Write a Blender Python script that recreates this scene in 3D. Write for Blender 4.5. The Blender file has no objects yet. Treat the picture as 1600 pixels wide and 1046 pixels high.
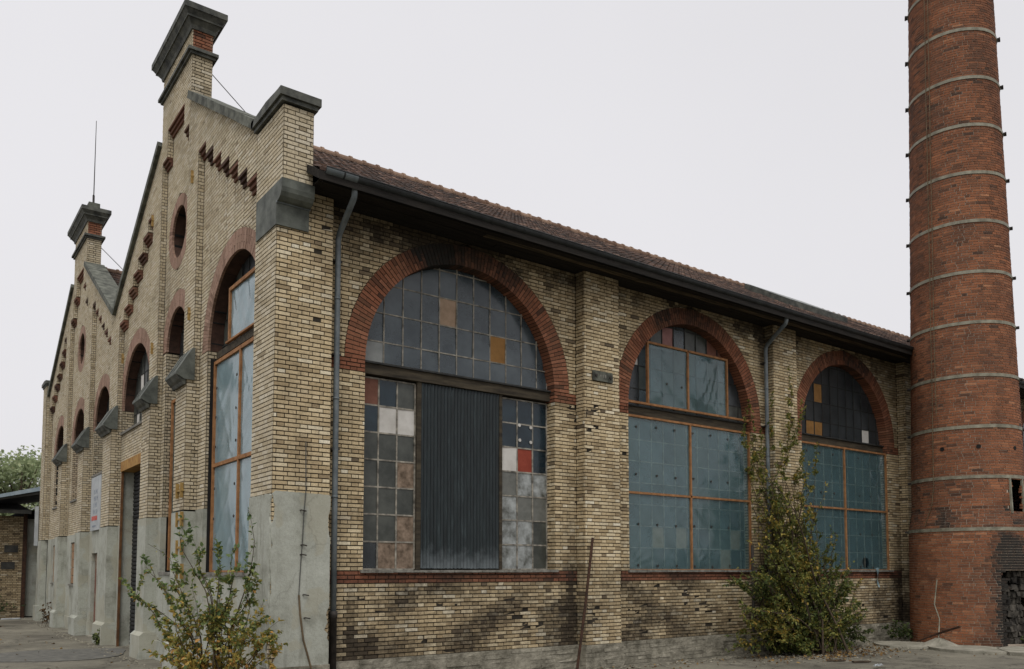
import bpy, math, random
import numpy as np
from mathutils import Vector, noise as mnoise
R = math.radians
random.seed(7); rng = np.random.default_rng(7)
S = bpy.context.scene
COL = S.collection

# ------------------------------------------------------------------ camera
CAM = np.array([-4.661, -12.635, 2.0]); YAW = R(53.4977); PIT = 0.06441; FPX = 1294.57; CX, CY = 800.0, 808.0
cd = bpy.data.cameras.new('camera'); cam = bpy.data.objects.new('camera', cd); COL.objects.link(cam)
cam.location = CAM; cam.rotation_euler = (math.pi/2 + PIT, 0, YAW - math.pi/2)
cd.sensor_fit = 'HORIZONTAL'; cd.sensor_width = 36; cd.lens = FPX/1600*36
cd.shift_y = (CY - 523)/1600; cd.clip_start = 0.1; cd.clip_end = 2000
S.camera = cam
_fh = np.array([math.cos(YAW), math.sin(YAW), 0]); _rt = np.array([math.sin(YAW), -math.cos(YAW), 0]); _z = np.array([0, 0, 1.0])
_fw = _fh*math.cos(PIT) + _z*math.sin(PIT); _up = -_fh*math.sin(PIT) + _z*math.cos(PIT)
def ray(x, y): return _fw + _rt*(x - CX)/FPX - _up*(y - CY)/FPX
def onY(x, y, Y): r = ray(x, y); return CAM + r*((Y - CAM[1])/r[1])
def onX(x, y, X): r = ray(x, y); return CAM + r*((X - CAM[0])/r[0])
def depth_of(P): return (np.asarray(P) - CAM) @ _fw
def at_depth(x, y, d): return CAM + ray(x, y)*d

# ------------------------------------------------------------------ sky, sun, exposure
SUN_EL, SUN_AZ = R(58), R(230)          # azimuth of the sun's place, counted from +X
w = bpy.data.worlds.new('World'); S.world = w; w.use_nodes = True
nt = w.node_tree; bg = nt.nodes['Background']
sky = nt.nodes.new('ShaderNodeTexSky'); sky.sky_type = 'NISHITA'; sky.sun_disc = False
sky.sun_elevation = SUN_EL; sky.sun_rotation = math.pi/2 - SUN_AZ
sky.air_density = 1.0; sky.dust_density = 6.0; sky.ozone_density = 1.0
hs = nt.nodes.new('ShaderNodeHueSaturation'); hs.inputs['Saturation'].default_value = 0.12
mx = nt.nodes.new('ShaderNodeMix'); mx.data_type = 'RGBA'; mx.inputs[0].default_value = 0.86
mx.inputs[7].default_value = (7.72, 7.62, 7.90, 1)      # even cloud cover
nt.links.new(sky.outputs[0], hs.inputs['Color']); nt.links.new(hs.outputs[0], mx.inputs[6])
cn = nt.nodes.new('ShaderNodeTexNoise'); cn.inputs['Scale'].default_value = 1.6; cn.inputs['Detail'].default_value = 4
cr_ = nt.nodes.new('ShaderNodeMapRange'); cr_.inputs[1].default_value = 0.3; cr_.inputs[2].default_value = 0.7; cr_.inputs[3].default_value = 0.965; cr_.inputs[4].default_value = 1.02
tc = nt.nodes.new('ShaderNodeTexCoord'); nt.links.new(tc.outputs['Generated'], cn.inputs['Vector']); nt.links.new(cn.outputs[0], cr_.inputs[0])
vm = nt.nodes.new('ShaderNodeVectorMath'); vm.operation = 'SCALE'; nt.links.new(mx.outputs[2], vm.inputs[0]); nt.links.new(cr_.outputs[0], vm.inputs['Scale'])
nt.links.new(vm.outputs[0], bg.inputs[0]); bg.inputs[1].default_value = 0.1
sd = bpy.data.lights.new('sun', 'SUN'); sun = bpy.data.objects.new('sun', sd); COL.objects.link(sun)
sd.energy = 1.5; sd.angle = R(35); sd.color = (1.0, 0.975, 0.94)
_sv = Vector((math.cos(SUN_EL)*math.cos(SUN_AZ), math.cos(SUN_EL)*math.sin(SUN_AZ), math.sin(SUN_EL)))
sun.rotation_euler = _sv.to_track_quat('Z', 'Y').to_euler(); sun.location = _sv*60
S.view_settings.view_transform = 'Standard'; S.view_settings.look = 'None'
S.view_settings.exposure = 0.18; S.view_settings.gamma = 1.0
S.render.engine = 'CYCLES'

# ------------------------------------------------------------------ materials
MATS = {}
def _nodes(name):
    m = bpy.data.materials.new(name); m.use_nodes = True; MATS[name] = m
    t = m.node_tree; b = t.nodes['Principled BSDF']
    return m, t, b
def _noise(t, scale, detail=4, rough=0.6, vec=None):
    n = t.nodes.new('ShaderNodeTexNoise'); n.inputs['Scale'].default_value = scale
    n.inputs['Detail'].default_value = detail; n.inputs['Roughness'].default_value = rough
    if vec is not None: t.links.new(vec, n.inputs['Vector'])
    return n
def _ramp(t, fac, stops, interp='LINEAR'):
    r = t.nodes.new('ShaderNodeValToRGB'); r.color_ramp.interpolation = interp
    el = r.color_ramp.elements
    while len(el) < len(stops): el.new(0.5)
    for e, (p, c) in zip(el, stops):
        e.position = p; e.color = (c[0], c[1], c[2], 1) if hasattr(c, '__len__') else (c, c, c, 1)
    t.links.new(fac, r.inputs[0]); return r
def _mix(t, a, b, fac, mode='MIX'):
    m = t.nodes.new('ShaderNodeMix'); m.data_type = 'RGBA'; m.blend_type = mode
    for sock, v in ((6, a), (7, b), (0, fac)):
        if hasattr(v, 'is_output'): t.links.new(v, m.inputs[sock])
        elif sock == 0: m.inputs[0].default_value = v
        else: m.inputs[sock].default_value = (v[0], v[1], v[2], 1)
    return m.outputs[2]
def _bump(t, b, h, strength, dist=0.01):
    n = t.nodes.new('ShaderNodeBump'); n.inputs['Strength'].default_value = strength; n.inputs['Distance'].default_value = dist
    t.links.new(h, n.inputs['Height']); t.links.new(n.outputs[0], b.inputs['Normal'])
def brick_mat(name, palette, sootcol=(0.022, 0.02, 0.017), grime=(0.13, 0.095, 0.055), grime_amt=0.5):
    m, t, b = _nodes(name)
    geo = t.nodes.new('ShaderNodeNewGeometry').outputs['Position']
    at = t.nodes.new('ShaderNodeAttribute'); at.attribute_name = 'tint'
    so = t.nodes.new('ShaderNodeAttribute'); so.attribute_name = 'soot'
    base = _ramp(t, at.outputs['Fac'], palette).outputs[0]
    fine = _noise(t, 38, 5, 0.7, geo); big = _noise(t, 0.9, 5, 0.65, geo)
    c = _mix(t, base, (0.5, 0.5, 0.5), 0.0)
    sp = _ramp(t, fine.outputs[0], [(0.33, 0.55), (0.5, 1.0), (0.7, 1.22)]).outputs[0]
    c = _mix(t, c, sp, 0.75, 'MULTIPLY')
    g = _ramp(t, big.outputs[0], [(0.44, 0.0), (0.68, grime_amt)]).outputs[0]
    c = _mix(t, c, grime, g)
    # soot: a stain amount per brick, broken up by fine noise
    ma = t.nodes.new('ShaderNodeMath'); ma.operation = 'MULTIPLY_ADD'
    n2 = _noise(t, 9, 4, 0.7, geo); t.links.new(n2.outputs[0], ma.inputs[0]); ma.inputs[1].default_value = 1.2; ma.inputs[2].default_value = -0.6
    md = t.nodes.new('ShaderNodeMath'); md.operation = 'MULTIPLY'; t.links.new(ma.outputs[0], md.inputs[0])
    sw = _ramp(t, so.outputs['Fac'], [(0.0, 0.0), (0.12, 1.0), (0.8, 1.0), (1.0, 0.4)]).outputs[0]
    t.links.new(sw, md.inputs[1])
    ad = t.nodes.new('ShaderNodeMath'); ad.operation = 'ADD'; ad.use_clamp = True
    t.links.new(md.outputs[0], ad.inputs[0]); t.links.new(so.outputs['Fac'], ad.inputs[1])
    c = _mix(t, c, sootcol, ad.outputs[0])
    t.links.new(c, b.inputs['Base Color']); b.inputs['Roughness'].default_value = 0.88
    b.inputs['Specular IOR Level'].default_value = 0.25
    _bump(t, b, fine.outputs[0], 0.5, 0.006); return m
BUFF = [(0.0, (0.13, 0.10, 0.065)), (0.12, (0.25, 0.19, 0.115)), (0.3, (0.40, 0.305, 0.175)), (0.55, (0.545, 0.43, 0.258)), (0.8, (0.65, 0.545, 0.36)), (1.0, (0.74, 0.67, 0.51))]
PALE = [(0.0, (0.30, 0.245, 0.16)), (0.3, (0.45, 0.375, 0.25)), (0.6, (0.535, 0.458, 0.32)), (1.0, (0.60, 0.54, 0.42))]
REDP = [(0.0, (0.08, 0.038, 0.024)), (0.3, (0.18, 0.07, 0.038)), (0.7, (0.255, 0.098, 0.052)), (1.0, (0.33, 0.14, 0.08))]
CHIM = [(0.0, (0.07, 0.038, 0.025)), (0.18, (0.155, 0.068, 0.036)), (0.5, (0.25, 0.096, 0.045)), (0.8, (0.30, 0.12, 0.056)), (1.0, (0.39, 0.18, 0.092))]
PINK = [(0.0, (0.19, 0.11, 0.078)), (0.5, (0.29, 0.18, 0.13)), (1.0, (0.36, 0.235, 0.175))]
DRED = [(0.0, (0.05, 0.026, 0.018)), (0.5, (0.12, 0.052, 0.034)), (1.0, (0.18, 0.08, 0.05))]
brick_mat('buff_brick', BUFF, sootcol=(0.045, 0.034, 0.022)); brick_mat('pale_brick', PALE, sootcol=(0.07, 0.06, 0.042), grime=(0.22, 0.185, 0.125), grime_amt=0.35); brick_mat('red_brick', REDP, grime_amt=0.35)
brick_mat('corbel_brick', DRED, grime_amt=0.4); brick_mat('chimney_brick', CHIM, grime=(0.06, 0.03, 0.02), grime_amt=0.55); brick_mat('pink_brick', PINK, grime_amt=0.3)
def plain(name, c1, c2, scale=4, rough=0.85, bump=0.3, bscale=None, metal=0.0, spec=0.3, dist=0.01, stretch=None, lo=0.35, hi=0.65):
    m, t, b = _nodes(name)
    geo = t.nodes.new('ShaderNodeNewGeometry').outputs['Position']
    if stretch:
        mp = t.nodes.new('ShaderNodeMapping'); mp.inputs['Scale'].default_value = stretch
        t.links.new(geo, mp.inputs[0]); geo = mp.outputs[0]
    n = _noise(t, scale, 6, 0.65, geo)
    t.links.new(_ramp(t, n.outputs[0], [(lo, c1), (hi, c2)]).outputs[0], b.inputs['Base Color'])
    b.inputs['Roughness'].default_value = rough; b.inputs['Metallic'].default_value = metal
    b.inputs['Specular IOR Level'].default_value = spec
    if bump:
        n2 = _noise(t, bscale or scale*5, 5, 0.7, geo); _bump(t, b, n2.outputs[0], bump, dist)
    return m
plain('mortar', (0.012, 0.010, 0.007), (0.042, 0.034, 0.024), 3, 0.95, 0.4, 60)
plain('mortar_light', (0.26, 0.20, 0.15), (0.46, 0.39, 0.31), 2, 0.95, 0.4, 60)
plain('mortar_gable', (0.075, 0.06, 0.04), (0.17, 0.14, 0.095), 3, 0.95, 0.4, 60)
plain('intrados', (0.03, 0.017, 0.012), (0.075, 0.04, 0.028), 4, 0.95, 0.5, 30)
plain('mortar_red', (0.012, 0.009, 0.007), (0.035, 0.025, 0.018), 3, 0.95, 0.3, 60)
def plaster_mat():
    m, t, b = _nodes('plaster')
    geo = t.nodes.new('ShaderNodeNewGeometry').outputs['Position']
    a = _noise(t, 1.3, 6, 0.65, geo); f = _noise(t, 26, 5, 0.75, geo)
    mp = t.nodes.new('ShaderNodeMapping'); mp.inputs['Scale'].default_value = (5, 5, 0.5); t.links.new(geo, mp.inputs[0])
    st = _noise(t, 1.2, 4, 0.6, mp.outputs[0])
    c = _ramp(t, a.outputs[0], [(0.3, (0.20, 0.20, 0.16)), (0.48, (0.345, 0.352, 0.30)), (0.72, (0.44, 0.452, 0.395))]).outputs[0]
    c = _mix(t, c, _ramp(t, f.outputs[0], [(0.3, 0.75), (0.6, 1.05)]).outputs[0], 0.7, 'MULTIPLY')
    c = _mix(t, c, (0.10, 0.095, 0.07), _ramp(t, st.outputs[0], [(0.55, 0.0), (0.8, 0.55)]).outputs[0])
    pa = _noise(t, 0.8, 3, 0.5, geo); c = _mix(t, c, (0.34, 0.325, 0.25), _ramp(t, pa.outputs[0], [(0.56, 0.0), (0.575, 0.55), (1.0, 0.55)]).outputs[0])
    vo = t.nodes.new('ShaderNodeTexVoronoi'); vo.feature = 'DISTANCE_TO_EDGE'; vo.inputs['Scale'].default_value = 0.42
    dv = t.nodes.new('ShaderNodeVectorMath'); dv.operation = 'ADD'; sc_ = t.nodes.new('ShaderNodeVectorMath'); sc_.operation = 'SCALE'; sc_.inputs['Scale'].default_value = 0.5
    nn = _noise(t, 2.2, 4, 0.6, geo); t.links.new(nn.outputs['Color'], sc_.inputs[0]); t.links.new(geo, dv.inputs[0]); t.links.new(sc_.outputs[0], dv.inputs[1]); t.links.new(dv.outputs[0], vo.inputs['Vector'])
    c = _mix(t, c, (0.06, 0.055, 0.042), _ramp(t, vo.outputs['Distance'], [(0.0, 0.22), (0.004, 0.1), (0.008, 0.0)]).outputs[0])
    t.links.new(c, b.inputs['Base Color']); b.inputs['Roughness'].default_value = 0.92; b.inputs['Specular IOR Level'].default_value = 0.2
    _bump(t, b, f.outputs[0], 0.5, 0.012)
plaster_mat()
plain('plinth_stone', (0.12, 0.11, 0.082), (0.33, 0.305, 0.24), 3.5, 0.95, 0.9, 16, dist=0.03)
plain('lead', (0.045, 0.05, 0.042), (0.125, 0.135, 0.115), 3.2, 0.7, 0.35, 14, metal=0.0, spec=0.4)
plain('lead_dark', (0.025, 0.027, 0.024), (0.11, 0.112, 0.092), 4.5, 0.7, 0.2, 14, spec=0.35)
plain('coping_stone', (0.035, 0.037, 0.03), (0.15, 0.155, 0.125), 4.5, 0.85, 0.5, 20)
plain('zinc', (0.075, 0.092, 0.10), (0.145, 0.165, 0.17), 5, 0.5, 0.1, 30, spec=0.5)
plain('cast_iron', (0.02, 0.018, 0.016), (0.05, 0.042, 0.036), 8, 0.7, 0.3, 40)
plain('gutter_zinc', (0.008, 0.009, 0.010), (0.026, 0.03, 0.03), 4, 0.6, 0.2, 30, spec=0.4)
plain('sooty_stone', (0.008, 0.007, 0.006), (0.09, 0.08, 0.065), 5, 0.95, 0.8, 20, dist=0.02)
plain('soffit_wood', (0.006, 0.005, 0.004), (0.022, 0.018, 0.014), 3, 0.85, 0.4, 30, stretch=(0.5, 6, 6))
plain('soffit_pale', (0.03, 0.025, 0.018), (0.16, 0.12, 0.07), 2.5, 0.85, 0.4, 30, stretch=(0.6, 9, 9), lo=0.42, hi=0.7)
plain('timber', (0.16, 0.07, 0.024), (0.38, 0.185, 0.075), 3.5, 0.75, 0.3, 30, stretch=(2, 2, 2), lo=0.3, hi=0.7)
plain('beam_wood', (0.02, 0.016, 0.011), (0.075, 0.06, 0.038), 3, 0.85, 0.3, 30, stretch=(0.6, 5, 5))
plain('ochre_paint', (0.22, 0.10, 0.02), (0.40, 0.23, 0.06), 4, 0.75, 0.2, 30)
plain('rust', (0.022, 0.012, 0.008), (0.065, 0.03, 0.016), 9, 0.85, 0.4, 40)
plain('glazing_bar', (0.07, 0.065, 0.055), (0.36, 0.33, 0.27), 6, 0.7, 0.1, 40)
plain('glazing_bar_dark', (0.012, 0.013, 0.013), (0.04, 0.04, 0.036), 6, 0.7, 0.1, 40)
plain('dark_inside', (0.008, 0.008, 0.008), (0.015, 0.014, 0.012), 2, 0.95, 0)
plain('sill_stone', (0.10, 0.095, 0.08), (0.24, 0.23, 0.20), 8, 0.9, 0.7, 30, dist=0.02)
plain('hoop_steel', (0.13, 0.12, 0.085), (0.27, 0.255, 0.19), 5, 0.6, 0.2, 40, spec=0.4)
plain('shutter', (0.012, 0.012, 0.012), (0.03, 0.03, 0.03), 4, 0.6, 0.1)
plain('sign_white', (0.30, 0.32, 0.33), (0.42, 0.44, 0.44), 3, 0.6, 0.05)
plain('ink_grey', (0.16, 0.19, 0.23), (0.24, 0.27, 0.32), 3, 0.7, 0)
plain('ink_red', (0.45, 0.06, 0.04), (0.55, 0.10, 0.07), 3, 0.7, 0)
plain('wire', (0.05, 0.05, 0.045), (0.09, 0.09, 0.08), 5, 0.7, 0)
plain('cable_tan', (0.08, 0.055, 0.03), (0.16, 0.115, 0.065), 5, 0.7, 0)
plain('brass', (0.22, 0.13, 0.035), (0.36, 0.24, 0.08), 9, 0.7, 0.2)
plain('bark', (0.035, 0.025, 0.016), (0.09, 0.066, 0.042), 9, 0.9, 0.6, 40)
plain('concrete', (0.17, 0.16, 0.125), (0.33, 0.31, 0.25), 2.2, 0.95, 0.7, 24, dist=0.02)
plain('shed_roof', (0.022, 0.022, 0.02), (0.06, 0.058, 0.05), 3, 0.8, 0.4)
plain('fascia_metal', (0.22, 0.28, 0.32), (0.34, 0.40, 0.44), 2, 0.5, 0.1)
plain('red_paint', (0.22, 0.03, 0.02), (0.32, 0.06, 0.04), 4, 0.6, 0)
plain('post_paint', (0.06, 0.028, 0.012), (0.15, 0.07, 0.024), 4, 0.75, 0.2, 30)
plain('wood_board', (0.20, 0.11, 0.055), (0.32, 0.20, 0.11), 4, 0.8, 0.2, 30, stretch=(4, 4, 1))
# panes and boards set in the window bars
def glass(name, c1, c2, rough=0.28, scale=2.5, trans=0.0):
    m = plain(name, c1, c2, scale, rough, 0.06, 3, spec=0.5); 
    if trans:
        t = m.node_tree; b = t.nodes['Principled BSDF']; o = t.nodes['Material Output']
        tr = t.nodes.new('ShaderNodeBsdfTransparent'); mi = t.nodes.new('ShaderNodeMixShader'); mi.inputs[0].default_value = trans
        t.links.new(b.outputs[0], mi.inputs[1]); t.links.new(tr.outputs[0], mi.inputs[2]); t.links.new(mi.outputs[0], o.inputs[0])
glass('glass_blue', (0.03, 0.042, 0.05), (0.085, 0.105, 0.115), 0.22, 1.2, 0.12)
glass('glass_pale', (0.15, 0.16, 0.155), (0.24, 0.25, 0.235), 0.5, 2.5)
glass('glass_deep', (0.008, 0.018, 0.026), (0.022, 0.042, 0.056), 0.2, 2.0, 0.25)
glass('glass_green', (0.03, 0.034, 0.028), (0.075, 0.08, 0.068), 0.4, 3.0, 0.1)
glass('glass_grey', (0.085, 0.088, 0.075), (0.15, 0.152, 0.135), 0.5, 4.0)
glass('glass_smeared', (0.06, 0.062, 0.05), (0.34, 0.36, 0.35), 0.5, 4.5)
glass('glass_dark', (0.02, 0.024, 0.026), (0.045, 0.052, 0.055), 0.3, 2.5, 0.2)
plain('board_white', (0.44, 0.42, 0.38), (0.58, 0.56, 0.52), 3, 0.8, 0.1)
plain('board_red', (0.21, 0.035, 0.018), (0.28, 0.055, 0.03), 5, 0.7, 0.1)
plain('board_brown', (0.12, 0.05, 0.032), (0.18, 0.08, 0.055), 5, 0.8, 0.1)
plain('board_tan', (0.27, 0.19, 0.125), (0.38, 0.27, 0.19), 6, 0.85, 0.2)
plain('board_dirty', (0.085, 0.06, 0.04), (0.27, 0.20, 0.145), 7, 0.9, 0.3)
plain('board_ochre', (0.20, 0.10, 0.028), (0.28, 0.145, 0.045), 5, 0.8, 0.1)
plain('board_pink', (0.24, 0.12, 0.11), (0.32, 0.17, 0.155), 5, 0.8, 0.1)
def film_mat(name, col, amt):
    m, t, b = _nodes(name)
    geo = t.nodes.new('ShaderNodeNewGeometry').outputs['Position']
    mp = t.nodes.new('ShaderNodeMapping'); mp.inputs['Rotation'].default_value = (0, R(35), 0); mp.inputs['Scale'].default_value = (1.2, 1, 4.5)
    t.links.new(geo, mp.inputs[0])
    n = _noise(t, 1.1, 1.5, 0.5, mp.outputs[0]); n2 = _noise(t, 2.0, 4, 0.6, geo)
    c = _ramp(t, n2.outputs[0], [(0.35, tuple(x*0.88 for x in col)), (0.7, tuple(x*1.12 for x in col))]).outputs[0]
    t.links.new(c, b.inputs['Base Color']); b.inputs['Roughness'].default_value = 0.17; b.inputs['Specular IOR Level'].default_value = 1.0; b.inputs['IOR'].default_value = 1.6
    o = t.nodes['Material Output']; tr = t.nodes.new('ShaderNodeBsdfTransparent'); tr.inputs[0].default_value = (0.75, 0.88, 0.9, 1)
    mi = t.nodes.new('ShaderNodeMixShader'); mi.inputs[0].default_value = amt
    t.links.new(b.outputs[0], mi.inputs[1]); t.links.new(tr.outputs[0], mi.inputs[2]); t.links.new(mi.outputs[0], o.inputs[0])
film_mat('film', (0.115, 0.205, 0.22), 0.57); film_mat('film_pale', (0.24, 0.345, 0.375), 0.24)
def sheet_mat():
    m, t, b = _nodes('corrugated')
    geo = t.nodes.new('ShaderNodeNewGeometry').outputs['Position']
    sx = t.nodes.new('ShaderNodeSeparateXYZ'); t.links.new(geo, sx.inputs[0])
    mp = t.nodes.new('ShaderNodeMapping'); mp.inputs['Scale'].default_value = (11, 1, 1.1); t.links.new(geo, mp.inputs[0])
    n = _noise(t, 1.4, 6, 0.7, mp.outputs[0]); n3 = _noise(t, 5, 5, 0.7, geo)
    c = _ramp(t, n.outputs[0], [(0.35, (0.005, 0.009, 0.010)), (0.58, (0.013, 0.021, 0.023)), (0.8, (0.05, 0.07, 0.074))]).outputs[0]
    ml = t.nodes.new('ShaderNodeMath'); ml.operation = 'MULTIPLY_ADD'; t.links.new(n3.outputs[0], ml.inputs[0]); ml.inputs[1].default_value = 0.75
    t.links.new(sx.outputs[2], ml.inputs[2])
    lim = _ramp(t, ml.outputs[0], [(0.0, 1.0), (1.0, 0.0)])
    mr = t.nodes.new('ShaderNodeMapRange'); mr.inputs[1].default_value = 2.35; mr.inputs[2].default_value = 2.8; mr.inputs[3].default_value = 0.5; mr.inputs[4].default_value = 0.0
    t.links.new(ml.outputs[0], mr.inputs[0])
    c = _mix(t, c, (0.22, 0.25, 0.26), mr.outputs[0])
    t.links.new(c, b.inputs['Base Color']); b.inputs['Roughness'].default_value = 0.55; b.inputs['Specular IOR Level'].default_value = 0.4
sheet_mat()
def attr_mat(name, stops, rough=0.8, spec=0.3, transl=0.0, bump=0.0):
    m, t, b = _nodes(name)
    at = t.nodes.new('ShaderNodeAttribute'); at.attribute_name = 'tint'
    geo = t.nodes.new('ShaderNodeNewGeometry').outputs['Position']
    c = _ramp(t, at.outputs['Fac'], stops).outputs[0]
    n = _noise(t, 14, 4, 0.7, geo); c = _mix(t, c, _ramp(t, n.outputs[0], [(0.3, 0.6), (0.65, 1.15)]).outputs[0], 0.6, 'MULTIPLY')
    t.links.new(c, b.inputs['Base Color']); b.inputs['Roughness'].default_value = rough; b.inputs['Specular IOR Level'].default_value = spec
    if bump: _bump(t, b, n.outputs[0], bump, 0.01)
    if transl:
        o = t.nodes['Material Output']; tl = t.nodes.new('ShaderNodeBsdfTranslucent'); t.links.new(c, tl.inputs[0])
        mi = t.nodes.new('ShaderNodeMixShader'); mi.inputs[0].default_value = transl
        t.links.new(b.outputs[0], mi.inputs[1]); t.links.new(tl.outputs[0], mi.inputs[2]); t.links.new(mi.outputs[0], o.inputs[0])
attr_mat('roof_tile', [(0, (0.016, 0.012, 0.010)), (0.35, (0.042, 0.026, 0.019)), (0.7, (0.095, 0.054, 0.038)), (1, (0.23, 0.145, 0.10))], 0.85, 0.25, 0, 0.5)
attr_mat('ridge_tile', [(0, (0.15, 0.09, 0.06)), (1, (0.30, 0.20, 0.14))], 0.85)
attr_mat('leaf_shrub', [(0, (0.07, 0.12, 0.045)), (0.35, (0.135, 0.19, 0.065)), (0.6, (0.28, 0.28, 0.075)), (0.8, (0.42, 0.30, 0.07)), (1, (0.52, 0.28, 0.075))], 0.55, 0.35, 0.3)
attr_mat('leaf_dense', [(0, (0.028, 0.050, 0.017)), (0.4, (0.095, 0.125, 0.032)), (0.7, (0.22, 0.215, 0.05)), (1, (0.44, 0.29, 0.06))], 0.6, 0.3, 0.3)
attr_mat('leaf_far', [(0, (0.22, 0.27, 0.15)), (0.6, (0.34, 0.40, 0.22)), (1, (0.48, 0.50, 0.30))], 0.7, 0.2, 0.3)
attr_mat('leaf_litter', [(0, (0.05, 0.03, 0.015)), (0.5, (0.13, 0.075, 0.03)), (1, (0.30, 0.19, 0.06))], 0.8, 0.2)
def ground_mat():
    m, t, b = _nodes('asphalt')
    geo = t.nodes.new('ShaderNodeNewGeometry').outputs['Position']
    a = _noise(t, 0.35, 6, 0.6, geo); f = _noise(t, 30, 4, 0.8, geo); g = _noise(t, 3, 5, 0.7, geo)
    c = _ramp(t, a.outputs[0], [(0.35, (0.11, 0.10, 0.078)), (0.5, (0.175, 0.162, 0.125)), (0.68, (0.235, 0.217, 0.168))]).outputs[0]
    c = _mix(t, c, _ramp(t, f.outputs[0], [(0.3, 0.6), (0.7, 1.25)]).outputs[0], 0.8, 'MULTIPLY')
    c = _mix(t, c, _ramp(t, g.outputs[0], [(0.35, 0.75), (0.6, 1.05)]).outputs[0], 0.7, 'MULTIPLY')
    st = _noise(t, 0.9, 5, 0.65, geo); c = _mix(t, c, (0.06, 0.055, 0.045), _ramp(t, st.outputs[0], [(0.54, 0.0), (0.66, 0.6)]).outputs[0])
    vo = t.nodes.new('ShaderNodeTexVoronoi'); vo.feature = 'DISTANCE_TO_EDGE'; vo.inputs['Scale'].default_value = 0.55
    dv = t.nodes.new('ShaderNodeVectorMath'); dv.operation = 'ADD'; nn = _noise(t, 1.4, 5, 0.65, geo); t.links.new(nn.outputs['Color'], dv.inputs[0]); t.links.new(geo, dv.inputs[1]); t.links.new(dv.outputs[0], vo.inputs['Vector'])
    c = _mix(t, c, (0.035, 0.032, 0.025), _ramp(t, vo.outputs['Distance'], [(0.0, 0.75), (0.008, 0.4), (0.016, 0.0)]).outputs[0])
    t.links.new(c, b.inputs['Base Color']); b.inputs['Roughness'].default_value = 0.9; b.inputs['Specular IOR Level'].default_value = 0.25
    _bump(t, b, f.outputs[0], 0.5, 0.012)
ground_mat()
plain('asphalt_patch', (0.085, 0.084, 0.075), (0.15, 0.145, 0.125), 5, 0.9, 0.5, 60)

# ------------------------------------------------------------------ object helpers
def link(name, me, parent=None, mat=None):
    o = bpy.data.objects.new(name, me); COL.objects.link(o)
    if mat is not None: me.materials.append(MATS[mat])
    if parent is not None: o.parent = parent
    return o
def tag(o, label, cat, group=None):
    o['label'] = label; o['category'] = cat
    if group: o['group'] = group
    return o
def thing(name, label, cat, loc=(0, 0, 0), group=None):
    o = bpy.data.objects.new(name, None); COL.objects.link(o); o.location = loc; o.empty_display_size = 0.2
    return tag(o, label, cat, group)
def kind(o, k): o['kind'] = k; return o
class MB:
    def __init__(s): s.v = []; s.f = []; s.t = []; s.cur = 0.5
    def add(s, vs, fs):
        b = len(s.v); s.v += [tuple(map(float, p)) for p in vs]; s.f += [tuple(b + i for i in f) for f in fs]; s.t += [s.cur]*len(vs)
        return s
    def box(s, x0, x1, y0, y1, z0, z1):
        return s.add([(x0,y0,z0),(x1,y0,z0),(x1,y1,z0),(x0,y1,z0),(x0,y0,z1),(x1,y0,z1),(x1,y1,z1),(x0,y1,z1)],
                     [(0,3,2,1),(4,5,6,7),(0,1,5,4),(1,2,6,5),(2,3,7,6),(3,0,4,7)])
    def hexa(s, c): return s.add(c, [(0,1,2,3),(7,6,5,4),(0,4,5,1),(1,5,6,2),(2,6,7,3),(3,7,4,0)])
    def tube(s, pts, rad, n=6, cap=True):
        pts = [Vector(p) for p in pts]; m = len(pts)
        if not hasattr(rad, '__len__'): rad = [rad]*m
        ref = None; vs = []
        for i, p in enumerate(pts):
            d = (pts[min(i+1, m-1)] - pts[max(i-1, 0)])
            d = d.normalized() if d.length > 1e-9 else Vector((0, 0, 1))
            if ref is None: ref = d.orthogonal().normalized()
            a = (ref - d*ref.dot(d)); a = a.normalized() if a.length > 1e-6 else d.orthogonal().normalized(); ref = a
            c = d.cross(a)
            for k in range(n):
                an = 2*math.pi*k/n; vs.append(p + (a*math.cos(an) + c*math.sin(an))*rad[i])
        fs = [(i*n+k, i*n+(k+1) % n, (i+1)*n+(k+1) % n, (i+1)*n+k) for i in range(m-1) for k in range(n)]
        if cap: fs += [tuple(range(n-1, -1, -1)), tuple((m-1)*n+k for k in range(n))]
        return s.add(vs, fs)
    def prism(s, poly, axis, a0, a1):
        # poly: 2-D outline; axis 'x': (y,z) swept along x; 'y': (x,z) swept along y; 'z': (x,y) swept along z
        def P(p, a): return (a, p[0], p[1]) if axis == 'x' else ((p[0], a, p[1]) if axis == 'y' else (p[0], p[1], a))
        n = len(poly)
        return s.add([P(p, a0) for p in poly] + [P(p, a1) for p in poly],
                     [tuple(range(n-1, -1, -1)), tuple(range(n, 2*n))] + [(i, (i+1) % n, n+(i+1) % n, n+i) for i in range(n)])
    def build(s, name, mat, parent=None, smooth=False, attr=False, origin=None):
        v = s.v
        if origin is not None: v = [(p[0]-origin[0], p[1]-origin[1], p[2]-origin[2]) for p in v]
        me = bpy.data.meshes.new(name); me.from_pydata(v, [], s.f); me.update()
        if attr:
            a = me.attributes.new('tint', 'FLOAT', 'POINT'); a.data.foreach_set('value', s.t)
        if smooth: me.polygons.foreach_set('use_smooth', [True]*len(me.polygons))
        o = link(name, me, parent, mat)
        if origin is not None: o.location = origin
        return o
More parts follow.
